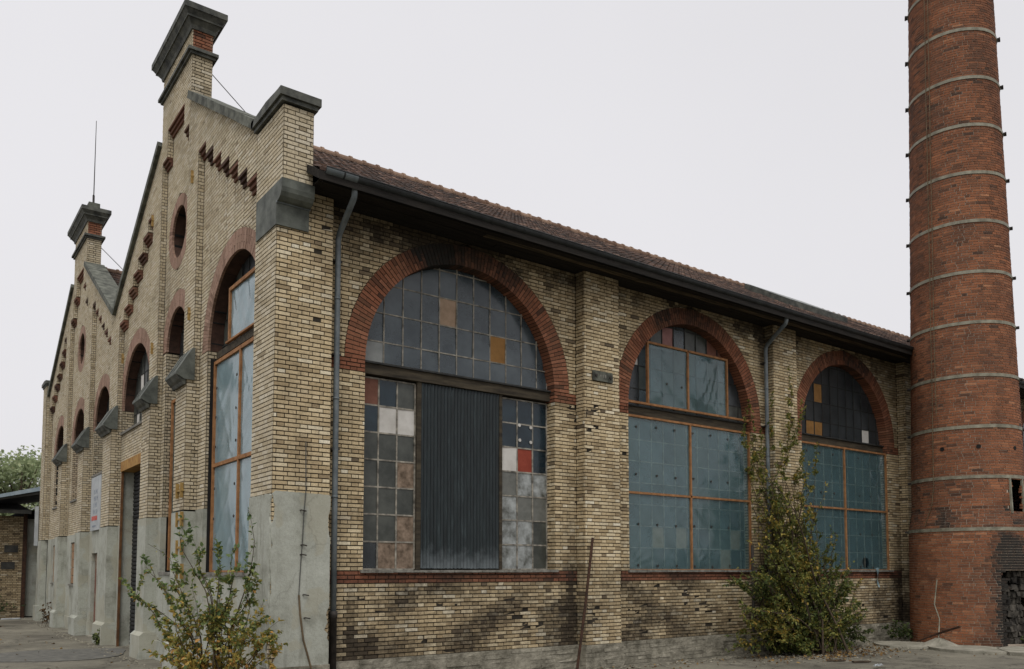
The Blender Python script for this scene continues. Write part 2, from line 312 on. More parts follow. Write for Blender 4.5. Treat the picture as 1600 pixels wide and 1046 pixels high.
def np_mesh(name, verts, faces, tint=None, soot=None, mat=None, parent=None):
    """verts (n,3); faces (m,4) or (m,3)"""
    me = bpy.data.meshes.new(name); k = faces.shape[1]
    me.vertices.add(len(verts)); me.vertices.foreach_set('co', verts.astype(np.float32).ravel())
    me.loops.add(faces.size); me.loops.foreach_set('vertex_index', faces.astype(np.int32).ravel())
    me.polygons.add(len(faces)); me.polygons.foreach_set('loop_start', np.arange(0, faces.size, k, dtype=np.int32))
    me.update(calc_edges=True); me.shade_flat()
    for nm, arr in (('tint', tint), ('soot', soot)):
        if arr is not None:
            a = me.attributes.new(nm, 'FLOAT', 'POINT'); a.data.foreach_set('value', arr.astype(np.float32))
    return link(name, me, parent, mat)
HF = np.array([(0,1,2,3),(0,4,5,1),(1,5,6,2),(2,6,7,3),(3,7,4,0)])
def hex_mesh(name, recs, mat, parent):
    V = np.array([r[0] for r in recs]).reshape(-1, 3); n = len(recs)
    F = (HF[None] + 8*np.arange(n)[:, None, None]).reshape(-1, 4)
    return np_mesh(name, V, F, np.repeat([r[1] for r in recs], 8), np.repeat([r[2] for r in recs], 8), mat, parent)
def vn(a, b, seed=0.0):        # smooth noise -1..1
    return mnoise.noise(Vector((a, b, seed)))
def sstep(a, b, x): x = min(1, max(0, (x-a)/(b-a))); return x*x*(3-2*x)

# ------------------------------------------------------------------ brick laying
CH = 0.0715; ZP = 0.49                                # course height, top of the plinth
def zc(k): return ZP + CH*k
def PX(y): return (lambda s, z, o: (s, y - o, z)), False      # face looking to -Y, s = X
def GX(x): return (lambda s, z, o: (x - o, s, z)), True       # face looking to -X, s = Y
def QX(x): return (lambda s, z, o: (x + o, s, z)), False      # face looking to +X, s = Y
class Rect:
    def __init__(s, a, b, z0, z1): s.a, s.b, s.z0, s.z1 = a, b, z0, z1
    def span(s, zb, zt):
        zm = (zb + zt)/2
        return (s.a, s.a, s.b, s.b) if s.z0 < zm < s.z1 else None
class Arch:
    def __init__(s, c, r, zs, z0): s.c, s.r, s.zs, s.z0 = c, r, zs, z0
    def half(s, z):
        if z <= s.zs: return s.r
        d = s.r**2 - (z - s.zs)**2
        return math.sqrt(d) if d > 0 else 0.0
    def span(s, zb, zt):
        if (zb + zt)/2 < s.z0 or zb >= s.zs + s.r: return None
        a, b = s.half(zb), s.half(zt); return (s.c - a, s.c - b, s.c + a, s.c + b)
class Oval:
    def __init__(s, c, z, r): s.c, s.z, s.r = c, z, r
    def span(s, zb, zt):
        def h(z):
            d = s.r**2 - (z - s.z)**2; return math.sqrt(d) if d > 0 else 0.0
        a, b = h(zb), h(zt)
        return (s.c - a, s.c - b, s.c + a, s.c + b) if max(a, b) > 0 else None
class Bucket:
    def __init__(s): s.rec = []; s.back = MB(); s.full = []
def segs(zb, zt, L, Rr, ops):
    sg = [(L(zb), L(zt), Rr(zb), Rr(zt))]
    for o in ops:
        p = o.span(zb, zt)
        if not p: continue
        ns = []
        for (a, a2, b, b2) in sg:
            if p[0] >= b and p[1] >= b2 or p[2] <= a and p[3] <= a2: ns.append((a, a2, b, b2)); continue
            l = (a, a2, min(b, p[0]), min(b2, p[1])); r = (max(a, p[2]), max(a2, p[3]), b, b2)
            for q in (l, r):
                if q[2] - q[0] > 0.004 or q[3] - q[1] > 0.004: ns.append((q[0], q[1], max(q[2], q[0]), max(q[3], q[1])))
        sg = ns
    return sg
def lay(bk, plane, z0, z1, L, Rr, ops=(), sootf=None, phase=0.0, tb=0.0, jit=0.0025, depth=0.05, chip=None, mortar=True, ch=CH, per=(0.26, 0.13), gap=0.0076, mrec=0.016, sig=0.18):
    fn, flip = plane
    Lf = L if callable(L) else (lambda z: L); Rf = Rr if callable(Rr) else (lambda z: Rr)
    k0 = int(math.floor((z0 - ZP)/ch + 0.5)); k1 = int(math.floor((z1 - ZP)/ch + 0.5)); P = per[0] + per[1]
    for k in range(k0, k1):
        zb, zt = ZP + ch*k, ZP + ch*(k+1)
        for (a, a2, b, b2) in segs(zb, zt, Lf, Rf, ops):
            if mortar:
                q = [fn(a, zb, -mrec), fn(b, zb, -mrec), fn(b2, zt, -mrec), fn(a2, zt, -mrec)]
                bk.back.add(q if not flip else q[::-1], [(0, 1, 2, 3)])
            off = phase + (P/2 if k % 2 else 0); lo, hi = min(a, a2), max(b, b2)
            n = math.floor((lo - off)/P) - 1; pos = off + n*P
            while pos < hi:
                for ln in per:
                    p, q_ = pos, pos + ln; pos = q_
                    if q_ <= lo or p >= hi: continue
                    lb, lt = max(p, a), max(p, a2); rb, rt = min(q_, b), min(q_, b2)
                    lb, lt, rb, rt = lb+gap, lt+gap, rb-gap, rt-gap
                    if rb < lb: rb = lb = (rb+lb)/2
                    if rt < lt: rt = lt = (rt+lt)/2
                    if rb - lb < 0.012 and rt - lt < 0.012: continue
                    sm, zm = (lb+rb)/2, (zb+zt)/2
                    rec = rec0 = 0.0
                    if chip:
                        rec = chip(sm, zm)
                        if rec is None: continue
                        rec0, rec = rec, rec*0.15
                    e0 = gap*1.2; zj = random.uniform(-0.0012, 0.0012)
                    o = [random.gauss(0, jit*0.5) - rec for _ in range(1)][0]
                    oj = [o + random.gauss(0, jit*0.35) - (random.uniform(0, 1.3)*rec0 if rec0 else 0) for _ in range(4)]
                    zb_, zt_ = zb + e0 + zj, zt - e0 + zj
                    c = [(lb, zb_, oj[0]), (rb, zb_, oj[1]), (rt, zt_, oj[2]), (lt, zt_, oj[3])]
                    if flip: c = [c[1], c[0], c[3], c[2]]
                    cs = [fn(*x) for x in c] + [fn(x[0], x[1], -depth) for x in c]
                    tn = min(1, max(0, random.gauss(0.56, sig) + tb - (0.35 if random.random() < 0.045 else 0)))
                    so = sootf(sm, zm) if sootf else 0.0
                    full = (rb - lb) > ln - 2*gap - 1e-3 and (rt - lt) > ln - 2*gap - 1e-3
                    bk.rec.append((cs, tn, min(1, max(0, so)), full))
def part_empty(name, parent):
    o = bpy.data.objects.new(name, None); COL.objects.link(o); o.parent = parent; return o
SHARED = {}
def pick_bricks(bk, n, name, mat, parent):
    """the n whole bricks that show largest become objects of their own; the rest stays in the bucket"""
    sc = []
    for i, r in enumerate(bk.rec):
        if not r[3]: continue
        c = np.array(r[0][:4]); d = c - CAM; z = d @ _fw
        if (z < 1).any(): continue
        u = CX + FPX*(d @ _rt)/z; v = CY - FPX*(d @ _up)/z
        if u.max() < 0 or u.min() > 1600 or v.min() > 1046 or v.max() < 0: continue
        ar = 0.5*sum(u[k]*v[(k+1) % 4] - u[(k+1) % 4]*v[k] for k in range(4))
        if len(r) > 4 and not r[4]: continue
        sc.append((-abs(ar), i))
    sc.sort(); ids = [i for _, i in sc[:n]]
    for i in ids:
        r = bk.rec[i]; c = np.array(r[0]); ctr = c.mean(0)
        ln = int(round(np.linalg.norm(c[1]-c[0])*50)); key = (name, mat, ln, int(r[1]*7), int(r[2]*3.99))
        ax = c[1]-c[0]; key += (int(abs(ax[1]) > abs(ax[0])),) if mat != 'chimney_brick' else (i,)
        me = SHARED.get(key)
        if me is None:
            me = bpy.data.meshes.new(name); me.from_pydata([tuple(p - ctr) for p in c], [], [(0,1,2,3),(7,6,5,4),(0,4,5,1),(1,5,6,2),(2,6,7,3),(3,7,4,0)])
            for nm, val in (('tint', r[1]), ('soot', r[2])):
                a = me.attributes.new(nm, 'FLOAT', 'POINT'); a.data.foreach_set('value', [val]*8)
            me.materials.append(MATS[mat]); SHARED[key] = me
        o = bpy.data.objects.new(name, me); COL.objects.link(o); o.parent = parent; o.location = ctr
    s = set(ids); bk.rec = [r for i, r in enumerate(bk.rec) if i not in s]
def back_mesh(bk, name, mat, parent): return kind(bk.back.build(name, mat, parent), 'stuff')
# ------------------------------------------------------------------ the ground
gm = MB()
N = 40
xs = np.concatenate([[-600, -200, -60], np.linspace(-30, 50, N), [90, 250, 700]]); ys = np.concatenate([[-600, -200, -60], np.linspace(-25, 45, N), [90, 250, 700]])
def gz(x, y):
    return 0.0 if (x > -0.3 and y > -0.4) or abs(x) > 60 or abs(y) > 60 else 0.012*vn(x*0.35, y*0.35, 2.0)
gv = [(x, y, gz(x, y)) for y in ys for x in xs]; nx = len(xs)
gm.add(gv, [(j*nx+i, j*nx+i+1, (j+1)*nx+i+1, (j+1)*nx+i) for j in range(len(ys)-1) for i in range(nx-1)])
kind(gm.build('ground', 'asphalt', None, True), 'structure')
def blob(cx, cy, rx, ry, z, n=22, seed=0, rot=0):
    p = []
    for i in range(n):
        a = 2*math.pi*i/n; k = 1 + 0.22*vn(math.cos(a)*1.5+seed, math.sin(a)*1.5, seed)
        x, y = rx*k*math.cos(a), ry*k*math.sin(a)
        p.append((cx + x*math.cos(rot) - y*math.sin(rot), cy + x*math.sin(rot) + y*math.cos(rot)))
    return p
kind(MB().prism(blob(-1.6, 9.6, 1.7, 1.5, 0, seed=3, n=30), 'z', -0.05, 0.019).build('asphalt_patch', 'asphalt_patch'), 'structure')
pm = MB()                                             # broken concrete apron in front of the chimney
for i, (cx, cy, rx, ry) in enumerate(((17.0, -1.1, 0.9, 0.85), (16.9, -2.7, 0.85, 0.95), (17.7, -4.2, 1.4, 1.0), (20.5, -4.3, 1.6, 1.0))):
    pm.prism(blob(cx, cy, rx, ry, 0, seed=i*5.1, n=14), 'z', -0.05, 0.055 + 0.012*i)
kind(pm.build('concrete_pavement', 'concrete'), 'structure')

# ------------------------------------------------------------------ the factory hall
HALL = thing('factory_hall', 'long yellow brick factory hall with arched windows and two gables crowned by turrets', 'building')
XE = 32.95; YE = 26.0
PIERS = [(0.0, 0.98), (6.54, 7.54), (12.89, 13.87), (19.24, 20.24), (25.6, 26.6), (31.95, 32.95)]
WINC = [3.84, 10.17, 16.53, 22.92, 29.27]; WR = 2.12; PY = 0.26; GY_ = 0.52
Z_R0, Z_R1 = zc(18), zc(21)            # red band under the sills
Z_S0, Z_S1 = zc(69), zc(72)            # red shoulders at the springing
Z_T = zc(108)
def soot_side(x, z):
    n1 = vn(x*0.75, z*0.75, 1.0); n2 = vn(x*2.3, z*2.3, 4.0); n3 = vn(x*0.9, z*1.4, 9.0)
    s = 0.11*max(0, n1 + 0.5*n2)
    if z < 2.1: s += 0.22 + 0.6*sstep(-0.3, 0.5, n3 + 0.35*n2 + 0.22*(1.1 - z))
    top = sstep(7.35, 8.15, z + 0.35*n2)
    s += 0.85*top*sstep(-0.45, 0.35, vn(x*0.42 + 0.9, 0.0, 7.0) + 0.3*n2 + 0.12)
    for x0, z1, wd in ((6.36, 4.4, 0.16), (12.72, 3.6, 0.2), (19.08, 4.0, 0.3), (1.55, 3.3, 0.1)):
        s += 0.55*math.exp(-((x - x0)/wd)**2)*sstep(z1, z1*0.45, z + 0.8*n1)
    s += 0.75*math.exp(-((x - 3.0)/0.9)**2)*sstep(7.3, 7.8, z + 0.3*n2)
    s += (0.30*math.exp(-((x - 0.56)/0.05)**2) + 0.10*(1 if x < 0.55 else 0))*sstep(3.4, 4.2, z)*sstep(7.6, 6.2, z + n1) if x < 0.98 else 0
    run = max(0, vn(x*2.6, z*0.22, 17.0))                # run-off streaks below eaves and sills
    s += 0.55*run*sstep(6.6, 8.1, z) + 0.5*run*sstep(0.9, 1.9, z)*(1 if z < 2.0 else 0)
    return s + random.gauss(0, 0.05)
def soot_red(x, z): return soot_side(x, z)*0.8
side = part_empty('side_wall', HALL)
bs = Bucket(); br = Bucket(); bplin = Bucket()
def chip_pier(s, z):
    for (cs, cz, r) in ((6.62, 5.15, 0.3), (6.6, 4.6, 0.22), (6.6, 1.1, 0.28), (1.66, 3.2, 0.12), (7.0, 3.55, 0.05), (0.75, 6.6, 0.05), (5.98, 4.0, 0.09)):
        d = math.hypot(s - cs, (z - cz)*0.7)
        if d < r and vn(s*9, z*11, cs) > -0.25: return random.uniform(0.004, 0.022)
    if random.random() < 0.004: return 0.02
    return 0.0
def chip_low(s, z):
    return random.uniform(0.006, 0.03) if random.random() < 0.07*(0.6 + sstep(-0.2, 0.5, vn(s*0.8, z*1.2, 21))) else 0.0
for i, (a, b) in enumerate(PIERS):
    z0 = ZP
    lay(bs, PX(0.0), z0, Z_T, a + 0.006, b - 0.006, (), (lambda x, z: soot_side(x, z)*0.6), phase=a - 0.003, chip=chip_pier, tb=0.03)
    if i: lay(bs, GX(a), ZP, Z_T, 0.006, PY + 0.01, (), (lambda y, z, a=a: soot_side(a, z)*0.7 + 0.08), phase=0.0)
    lay(bs, QX(b), ZP, Z_T, 0.006, PY + 0.01, (), (lambda y, z, b=b: soot_side(b, z)*0.7), phase=0.0)
for i, c in enumerate(WINC):
    a, b = PIERS[i][1], PIERS[i+1][0]; o = Arch(c, WR, Z_S1, Z_R1); ring = Arch(c, WR + 0.39, Z_S1, Z_S1 - 0.001)
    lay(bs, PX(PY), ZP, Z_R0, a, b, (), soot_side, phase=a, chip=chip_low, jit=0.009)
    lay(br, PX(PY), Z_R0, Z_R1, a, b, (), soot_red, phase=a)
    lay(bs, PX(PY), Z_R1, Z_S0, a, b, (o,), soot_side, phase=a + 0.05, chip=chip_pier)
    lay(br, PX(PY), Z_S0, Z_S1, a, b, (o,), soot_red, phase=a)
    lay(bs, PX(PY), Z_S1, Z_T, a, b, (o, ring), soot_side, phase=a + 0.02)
    lay(bs, GX(c + WR), Z_R1, Z_S0, PY + 0.006, GY_ + 0.06, (), (lambda y, z, c=c: soot_side(c + WR, z)*0.6 + 0.1))
    lay(bs, QX(c - WR), Z_R1, Z_S0, PY + 0.006, GY_ + 0.06, (), (lambda y, z, c=c: soot_side(c - WR, z)*0.6))
    lay(br, GX(c + WR), Z_S0, Z_S1, PY + 0.006, GY_ + 0.06, (), None)
    lay(br, QX(c - WR), Z_S0, Z_S1, PY + 0.006, GY_ + 0.06, (), None)
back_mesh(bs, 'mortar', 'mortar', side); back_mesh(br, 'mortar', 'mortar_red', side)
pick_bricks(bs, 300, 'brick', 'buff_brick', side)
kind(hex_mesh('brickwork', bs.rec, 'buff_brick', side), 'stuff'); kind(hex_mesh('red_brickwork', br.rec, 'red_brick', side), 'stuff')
# inner leaf behind panels and piers keeps the hall dark inside
lm = MB()
for i, c in enumerate(WINC):
    a, b = PIERS[i][1], PIERS[i+1][0]
    lm.box(a - 0.02, c - WR - 0.07, PY + 0.06, 0.66, 0, Z_T + 0.3); lm.box(c + WR + 0.07, b + 0.02, PY + 0.06, 0.66, 0, Z_T + 0.3)
    lm.box(c - WR - 0.05, c + WR + 0.05, PY + 0.06, 0.66, 0, Z_R1 - 0.02)
    for k in range(24):                               # above the arch
        t0, t1 = math.pi*k/24, math.pi*(k+1)/24; r = WR + 0.2
        x0, x1 = c + r*math.cos(t1), c + r*math.cos(t0); zz = Z_S1 + r*min(math.sin(t0), math.sin(t1))
        if zz < Z_T + 0.2: lm.box(x0, x1, PY + 0.062, 0.655, max(zz, Z_S1), Z_T + 0.3)
for (a, b) in PIERS: lm.box(a + 0.07, b - 0.07, 0.07, 0.64, 0, Z_T + 0.25)
lm.build('inner_wall', 'dark_inside', HALL)
# plinth of coarse rendered courses
for i in range(5):
    a, b = PIERS[i][1], PIERS[i+1][0]
    if i == 0: a += 0.25
    lay(bplin, PX(PY - 0.035), ZP - 0.072*6.8, ZP, a, b, (), None, phase=0.1, jit=0.016, per=(0.46, 0.27), ch=CH*1.13, gap=0.004, mrec=0.016)
for i, (a, b) in enumerate(PIERS[1:]):
    lay(bplin, PX(-0.035), ZP - 0.072*6.8, ZP, a - 0.03, b + 0.03, (), None, phase=0.2, jit=0.013, per=(0.5, 0.35), ch=CH*1.13, gap=0.004, mrec=0.016)
    lay(bplin, GX(a - 0.03), ZP - 0.072*6.8, ZP, -0.03, PY, (), None, jit=0.005, per=(0.4, 0.3), ch=CH*1.13, gap=0.004, mrec=0.016)
for i, (a, b) in enumerate(PIERS): bplin.back.box(a - 0.025, b + 0.025, -0.03, 0.3, -0.2, ZP - 0.002)
bplin.back.box(1.2, XE, PY - 0.03, 0.6, -0.2, ZP - 0.003)
plo = back_mesh(bplin, 'plinth', 'plinth_stone', HALL); kind(hex_mesh('plinth_course', bplin.rec, 'plinth_stone', plo), 'stuff')

# ---- red brick arches
def arch_ring(plane, c, zs, r0, r1, depth, sootf, mat, n, individual, a0=0.0, a1=math.pi, nm='brick_arch', mort='mortar_red', split=True, bdepth=None, jt=0.10):
    fn, flip = plane
    bk = Bucket(); m = MB(); M = 48
    prof = []
    for k in range(M + 1):
        t = a0 + (a1 - a0)*k/M
        prof.append([fn(c + r*math.cos(t), zs + r*math.sin(t), o) for r, o in ((r0 + 0.006, -0.008), (r1 - 0.003, -0.008), (r0 + 0.006, -depth))])
    vs = [p for q in prof for p in q]
    m.add(vs, [(3*k, 3*k+1, 3*k+4, 3*k+3) for k in range(M)] + [(3*k, 3*k+3, 3*k+5, 3*k+2) for k in range(M)])
    core = m.build(nm, mort, HALL)
    for k in range(n):
        t0 = a0 + (a1 - a0)*k/n; t1 = a0 + (a1 - a0)*(k+1)/n; dt = (t1 - t0)*jt
        t0 += dt; t1 -= dt; rs = [r0, r0 + 0.253, r1] if k % 2 else [r0, r0 + 0.127, r1]
        if not split: rs = [r0, r1]
        for j in range(len(rs) - 1):
            ra, rb = rs[j] + (0.004 if j else 0), rs[j+1] - 0.004; o = random.gauss(0, 0.002)
            q = [(ra, t1), (ra, t0), (rb, t0), (rb, t1)]
            if flip: q = [q[1], q[0], q[3], q[2]]
            P = [(c + r*math.cos(t), zs + r*math.sin(t)) for r, t in q]
            dp = (bdepth or depth) if j == 0 else 0.06
            cs = [fn(s, z, o) for s, z in P] + [fn(s, z, -dp) for s, z in P]
            sm = sum(p[0] for p in P)/4; zm = sum(p[1] for p in P)/4
            bk.rec.append((cs, min(1, max(0, random.gauss(0.55, 0.22))), min(1, max(0, sootf(sm, zm) if sootf else 0)), True))
    if individual:
        for r in bk.rec:
            cc = np.array(r[0]); ctr = cc.mean(0); me = bpy.data.meshes.new('arch_brick')
            me.from_pydata([tuple(p - ctr) for p in cc], [], [(0,1,2,3),(7,6,5,4),(0,4,5,1),(1,5,6,2),(2,6,7,3),(3,7,4,0)])
            for nm2, val in (('tint', r[1]), ('soot', r[2])):
                a = me.attributes.new(nm2, 'FLOAT', 'POINT'); a.data.foreach_set('value', [val]*8)
            ob = link('arch_brick', me, core, mat); ob.location = ctr
    else:
        kind(hex_mesh('arch_brickwork', bk.rec, mat, core), 'stuff')
    return core
def soot_arch(x, z):
    n = vn(x*1.6, z*1.6, 5.0)
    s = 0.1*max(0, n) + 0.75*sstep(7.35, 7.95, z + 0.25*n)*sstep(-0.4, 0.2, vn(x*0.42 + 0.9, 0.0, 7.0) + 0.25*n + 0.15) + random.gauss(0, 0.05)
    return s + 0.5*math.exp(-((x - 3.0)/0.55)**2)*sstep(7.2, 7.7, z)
for i, c in enumerate(WINC):
    arch_ring(PX(PY), c, Z_S1, WR, WR + 0.39, 0.31, soot_arch, 'red_brick', 96, i < 1)

# ---- windows of the side wall
CW, RH0, RH1 = 0.389, 0.49, 0.525
def pane_obj(win, poly, y, mat, axis='y', th=0.006):
    cx = sum(p[0] for p in poly)/len(poly); cz_ = sum(p[1] for p in poly)/len(poly)
    pl = [(p[0]-cx, p[1]-cz_) for p in poly]
    m = MB()
    if axis == 'y': m.prism(pl, 'y', -th/2, th/2); loc = (cx, y, cz_)
    else: m.prism(pl, 'x', -th/2, th/2); loc = (y, cx, cz_)
    o = m.build('pane', mat, win); o.location = loc
    o.rotation_euler = (R(random.gauss(0, 1.1)), 0, R(random.gauss(0, 1.1))); return o
def clip_arch(x0, x1, z0, z1, c, zs, r):
    """rectangle cut by the arch line"""
    pts = []
    n = 6
    def top(x):
        d = r*r - (x - c)**2; return zs + math.sqrt(d) if d > 0 else zs - 1
    x0, x1 = max(x0, c - r + 0.005), min(x1, c + r - 0.005)
    if x1 - x0 < 0.03: return None
    xs_ = [x0 + (x1 - x0)*k/n for k in range(n + 1)]
    up = [(x, min(z1, top(x))) for x in xs_]
    up = [(x, z) for x, z in up if z > z0 + 0.01]
    if len(up) < 2: return None
    return [(up[0][0], z0), (up[-1][0], z0)] + [p for p in reversed(up)]
def glazing(win, c, xa, xb, za, zb, y, cols, rows, matf, zs=None, r=None, bar=0.028, barmat='glazing_bar', axis='y'):
    """individual panes between glazing bars; the bars are one frame mesh"""
    m = MB()
    for ci in range(len(cols) - 1):
        for ri in range(len(rows) - 1):
            x0, x1, z0, z1 = cols[ci] + bar/2, cols[ci+1] - bar/2, rows[ri] + bar/2, rows[ri+1] - bar/2
            poly = clip_arch(x0, x1, z0, z1, c, zs, r - 0.01) if r else [(x0, z0), (x1, z0), (x1, z1), (x0, z1)]
            mt = matf(ci, ri)
            if poly and mt: pane_obj(win, poly, y, mt, axis)
    def bx(x0, x1, z0, z1, d):
        if axis == 'y': m.box(x0, x1, y - d, y + d, z0, z1)
        else: m.box(y - d, y + d, x0, x1, z0, z1)
    for x in cols:
        t = rows[-1]
        if r:
            d = r*r - (x - c)**2
            if d <= 0.01: continue
            t = min(t, zs + math.sqrt(d))
        if t > rows[0] + 0.02: bx(x - bar/2, x + bar/2, rows[0], t, 0.018)
    for z in rows:
        x0, x1 = cols[0], cols[-1]
        if r:
            d = r*r - (z - zs)**2
            if z > zs:
                if d <= 0.01: continue
                x0, x1 = max(x0, c - math.sqrt(d)), min(x1, c + math.sqrt(d))
        bx(x0, x1, z - bar/2, z + bar/2, 0.014)
    return m.build('glazing_bars', barmat, win)
def film_sheet(win, x0, x1, z0, z1, y, mat='film', axis='y', amp=0.010, seed=0.0, hole=None):
    nx_, nz_ = max(6, int((x1-x0)/0.045)), max(6, int((z1-z0)/0.045)); vs = []
    for j in range(nz_ + 1):
        for i in range(nx_ + 1):
            u, v = i/nx_, j/nz_; x, z = x0 + (x1-x0)*u, z0 + (z1-z0)*v
            e = min(1, 6*min(u, 1-u, v, 1-v) + 0.12)
            q = (x + z*0.9)*2.2
            cd_ = abs(min(u, 1-u)) + abs(min(v, 1-v)); fan = math.atan2(min(v, 1-v) + 0.02, min(u, 1-u) + 0.02)
            rg1 = (1 - abs(vn(q*1.0, (x - z)*0.35, seed)))**3; rg2 = (1 - abs(vn((x - 0.5*z)*2.6, (z + x)*0.3, seed + 5)))**4; msk = 0.35 + max(0, vn(x*0.9, z*0.9, seed + 11))*1.4
            d = amp*1.6*e*(0.8*vn(q*0.5, (x - z)*0.4, seed) + (1.1*rg1 + 0.8*rg2)*msk) + 0.013*e*max(0, 0.6 - cd_)*math.sin(fan*20 + seed)
            vs.append((x, y - d, z) if axis == 'y' else (y - d, x, z))
    fs = []
    for j in range(nz_):
        for i in range(nx_):
            if hole and (x0 + (x1-x0)*(i+.5)/nx_ - hole[0])**2/hole[2]**2 + (z0 + (z1-z0)*(j+.5)/nz_ - hole[1])**2/hole[3]**2 < 1: continue
            a = j*(nx_+1) + i; fs.append((a, a+1, a+nx_+2, a+nx_+1) if axis == 'y' else (a, a+nx_+1, a+nx_+2, a+1))
    return MB().add(vs, fs).build('plastic_sheet', mat, win, True)
def fixings(win, pts, y, axis='y', r=0.028):
    m = MB()
    for (x, z) in pts:
        x += random.gauss(0, 0.012); z += random.gauss(0, 0.012)
        p = [(x + r*math.cos(a), z + r*math.sin(a)) for a in np.linspace(0, 2*math.pi, 8, endpoint=False)]
        m.prism(p, axis, y - 0.030, y - 0.018)
    kind(m.build('fixing_disc', 'cast_iron', win), 'stuff')
def timber(win, bars, y, axis='y', d=0.03):
    for (x0, x1, z0, z1) in bars:
        m = MB()
        j = random.uniform(-0.003, 0.003)
        if axis == 'y': m.box(x0, x1, y - d + j, y + d + j, z0, z1)
        else: m.box(y - d + j, y + d + j, x0, x1, z0, z1)
        m.build('timber_bar', 'timber', win)
def window_part(c, z): 
    return part_empty('window', HALL)
def beam(win, c):
    MB().box(c - WR + 0.002, c + WR - 0.002, GY_ - 0.11, GY_ + 0.06, Z_S0 + 0.03, Z_S1 + 0.0).build('transom_beam', 'beam_wood', win)
    MB().box(c - WR + 0.002, c + WR - 0.002, GY_ - 0.15, GY_ + 0.03, Z_S1 + 0.002, Z_S1 + 0.035).build('transom_ledge', 'glazing_bar_dark', win)
def sill(win, c, ya=PY - 0.05):
    m = MB(); n = 7; e = [c - WR - 0.06 + (2*WR + 0.12)*k/n for k in range(n + 1)]
    for k in range(n):
        j = random.uniform(-0.012, 0.006)
        m.box(e[k] + 0.004, e[k+1] - 0.004, ya + j, GY_ + 0.05, Z_R1 - 0.03 + random.uniform(-.004, .004), Z_R1 + 0.022 + j*0.6)
    m.build('sill', 'sill_stone', win)
ROWS_L = [2.02 + 0.4843*k for k in range(8)]
ROWS_U = [5.69, 6.085, 6.615, 7.145, 7.67, 8.0]
# first window: corrugated sheet between panes
c = WINC[0]; W1 = window_part(c, 2)
sill(W1, c); beam(W1, c)
cols = [1.73, 1.81] + [2.2 + 0.387*k for k in range(10)] + [5.95]
def m1u(ci, ri):
    if (ci, ri) == (5, 2): return 'board_tan'
    if (ci, ri) == (8, 1): return 'board_ochre'
    if (ci, ri) == (1, 0): return 'glass_pale'
    return 'glass_blue'
glazing(W1, c, c-WR, c+WR, 5.69, 7.7, GY_, cols, ROWS_U, m1u, Z_S1, WR, 0.022)
LM = {(0,6):'board_brown',(1,6):'glass_deep',(2,6):'glass_green',(0,5):'glass_deep',(1,5):'board_white',(2,5):'board_white',(2,3):'board_dirty',(0,4):'glass_green',
      (2,1):'board_dirty',(1,0):'board_dirty',(2,0):'board_dirty',(0,0):'glass_dark',(0,1):'glass_green'}
glazing(W1, c, 0, 0, 0, 0, GY_, [1.73, 2.11, 2.48, 2.85], ROWS_L, lambda a, b: LM.get((a, b), 'glass_green'))
RM = {(0,6):'glass_deep',(1,6):'glass_deep',(2,6):'glass_deep',(0,5):'glass_deep',(1,5):'glass_deep',(2,5):'glass_deep',(0,4):'board_white',(1,4):'board_red',(2,4):'glass_deep',
      (0,3):'glass_grey',(1,3):'glass_smeared',(2,3):'glass_smeared',(0,2):'glass_smeared',(0,1):'glass_smeared',(1,1):'glass_smeared',(0,0):'glass_smeared',(1,0):'glass_smeared',(2,0):'glass_green',(2,1):'glass_green'}
glazing(W1, c, 0, 0, 0, 0, GY_, [4.80, 5.19, 5.58, 5.945], ROWS_L, lambda a, b: RM.get((a, b), 'glass_grey'))
m = MB()
for (px_, pz) in ((5.24, 4.90), (5.53, 4.88), (5.25, 4.60), (5.53, 4.58)):
    MB().prism([(px_ + .035*math.cos(a), pz + .035*math.sin(a)) for a in np.linspace(0, 6.283, 9)[:-1]], 'y', GY_ - 0.03, GY_ - 0.014).build('patch_disc', 'board_white', W1)
pass
for x0, x1 in ((2.865, 2.955), (4.715, 4.785)): MB().box(x0, x1, GY_ - 0.07, GY_ + 0.05, 2.015, 5.452).build('post', 'beam_wood', W1)
m = MB(); n = 24*8; vs = []
for k in range(n + 1):
    x = 2.95 + 1.77*k/n; ph = 2*math.pi*k/8
    lo = 2.035 + 0.012*vn(k*0.21, 0, 3)
    for z in (lo, 3.4, 4.6, 5.44): vs.append((x, 0.455 + 0.013*math.cos(ph) + 0.006*vn(x*3, z, 5), z))
m.add(vs, [(4*k+j, 4*k+4+j, 4*k+5+j, 4*k+1+j) for k in range(n) for j in range(3)]).build('corrugated_sheet', 'corrugated', W1, True)
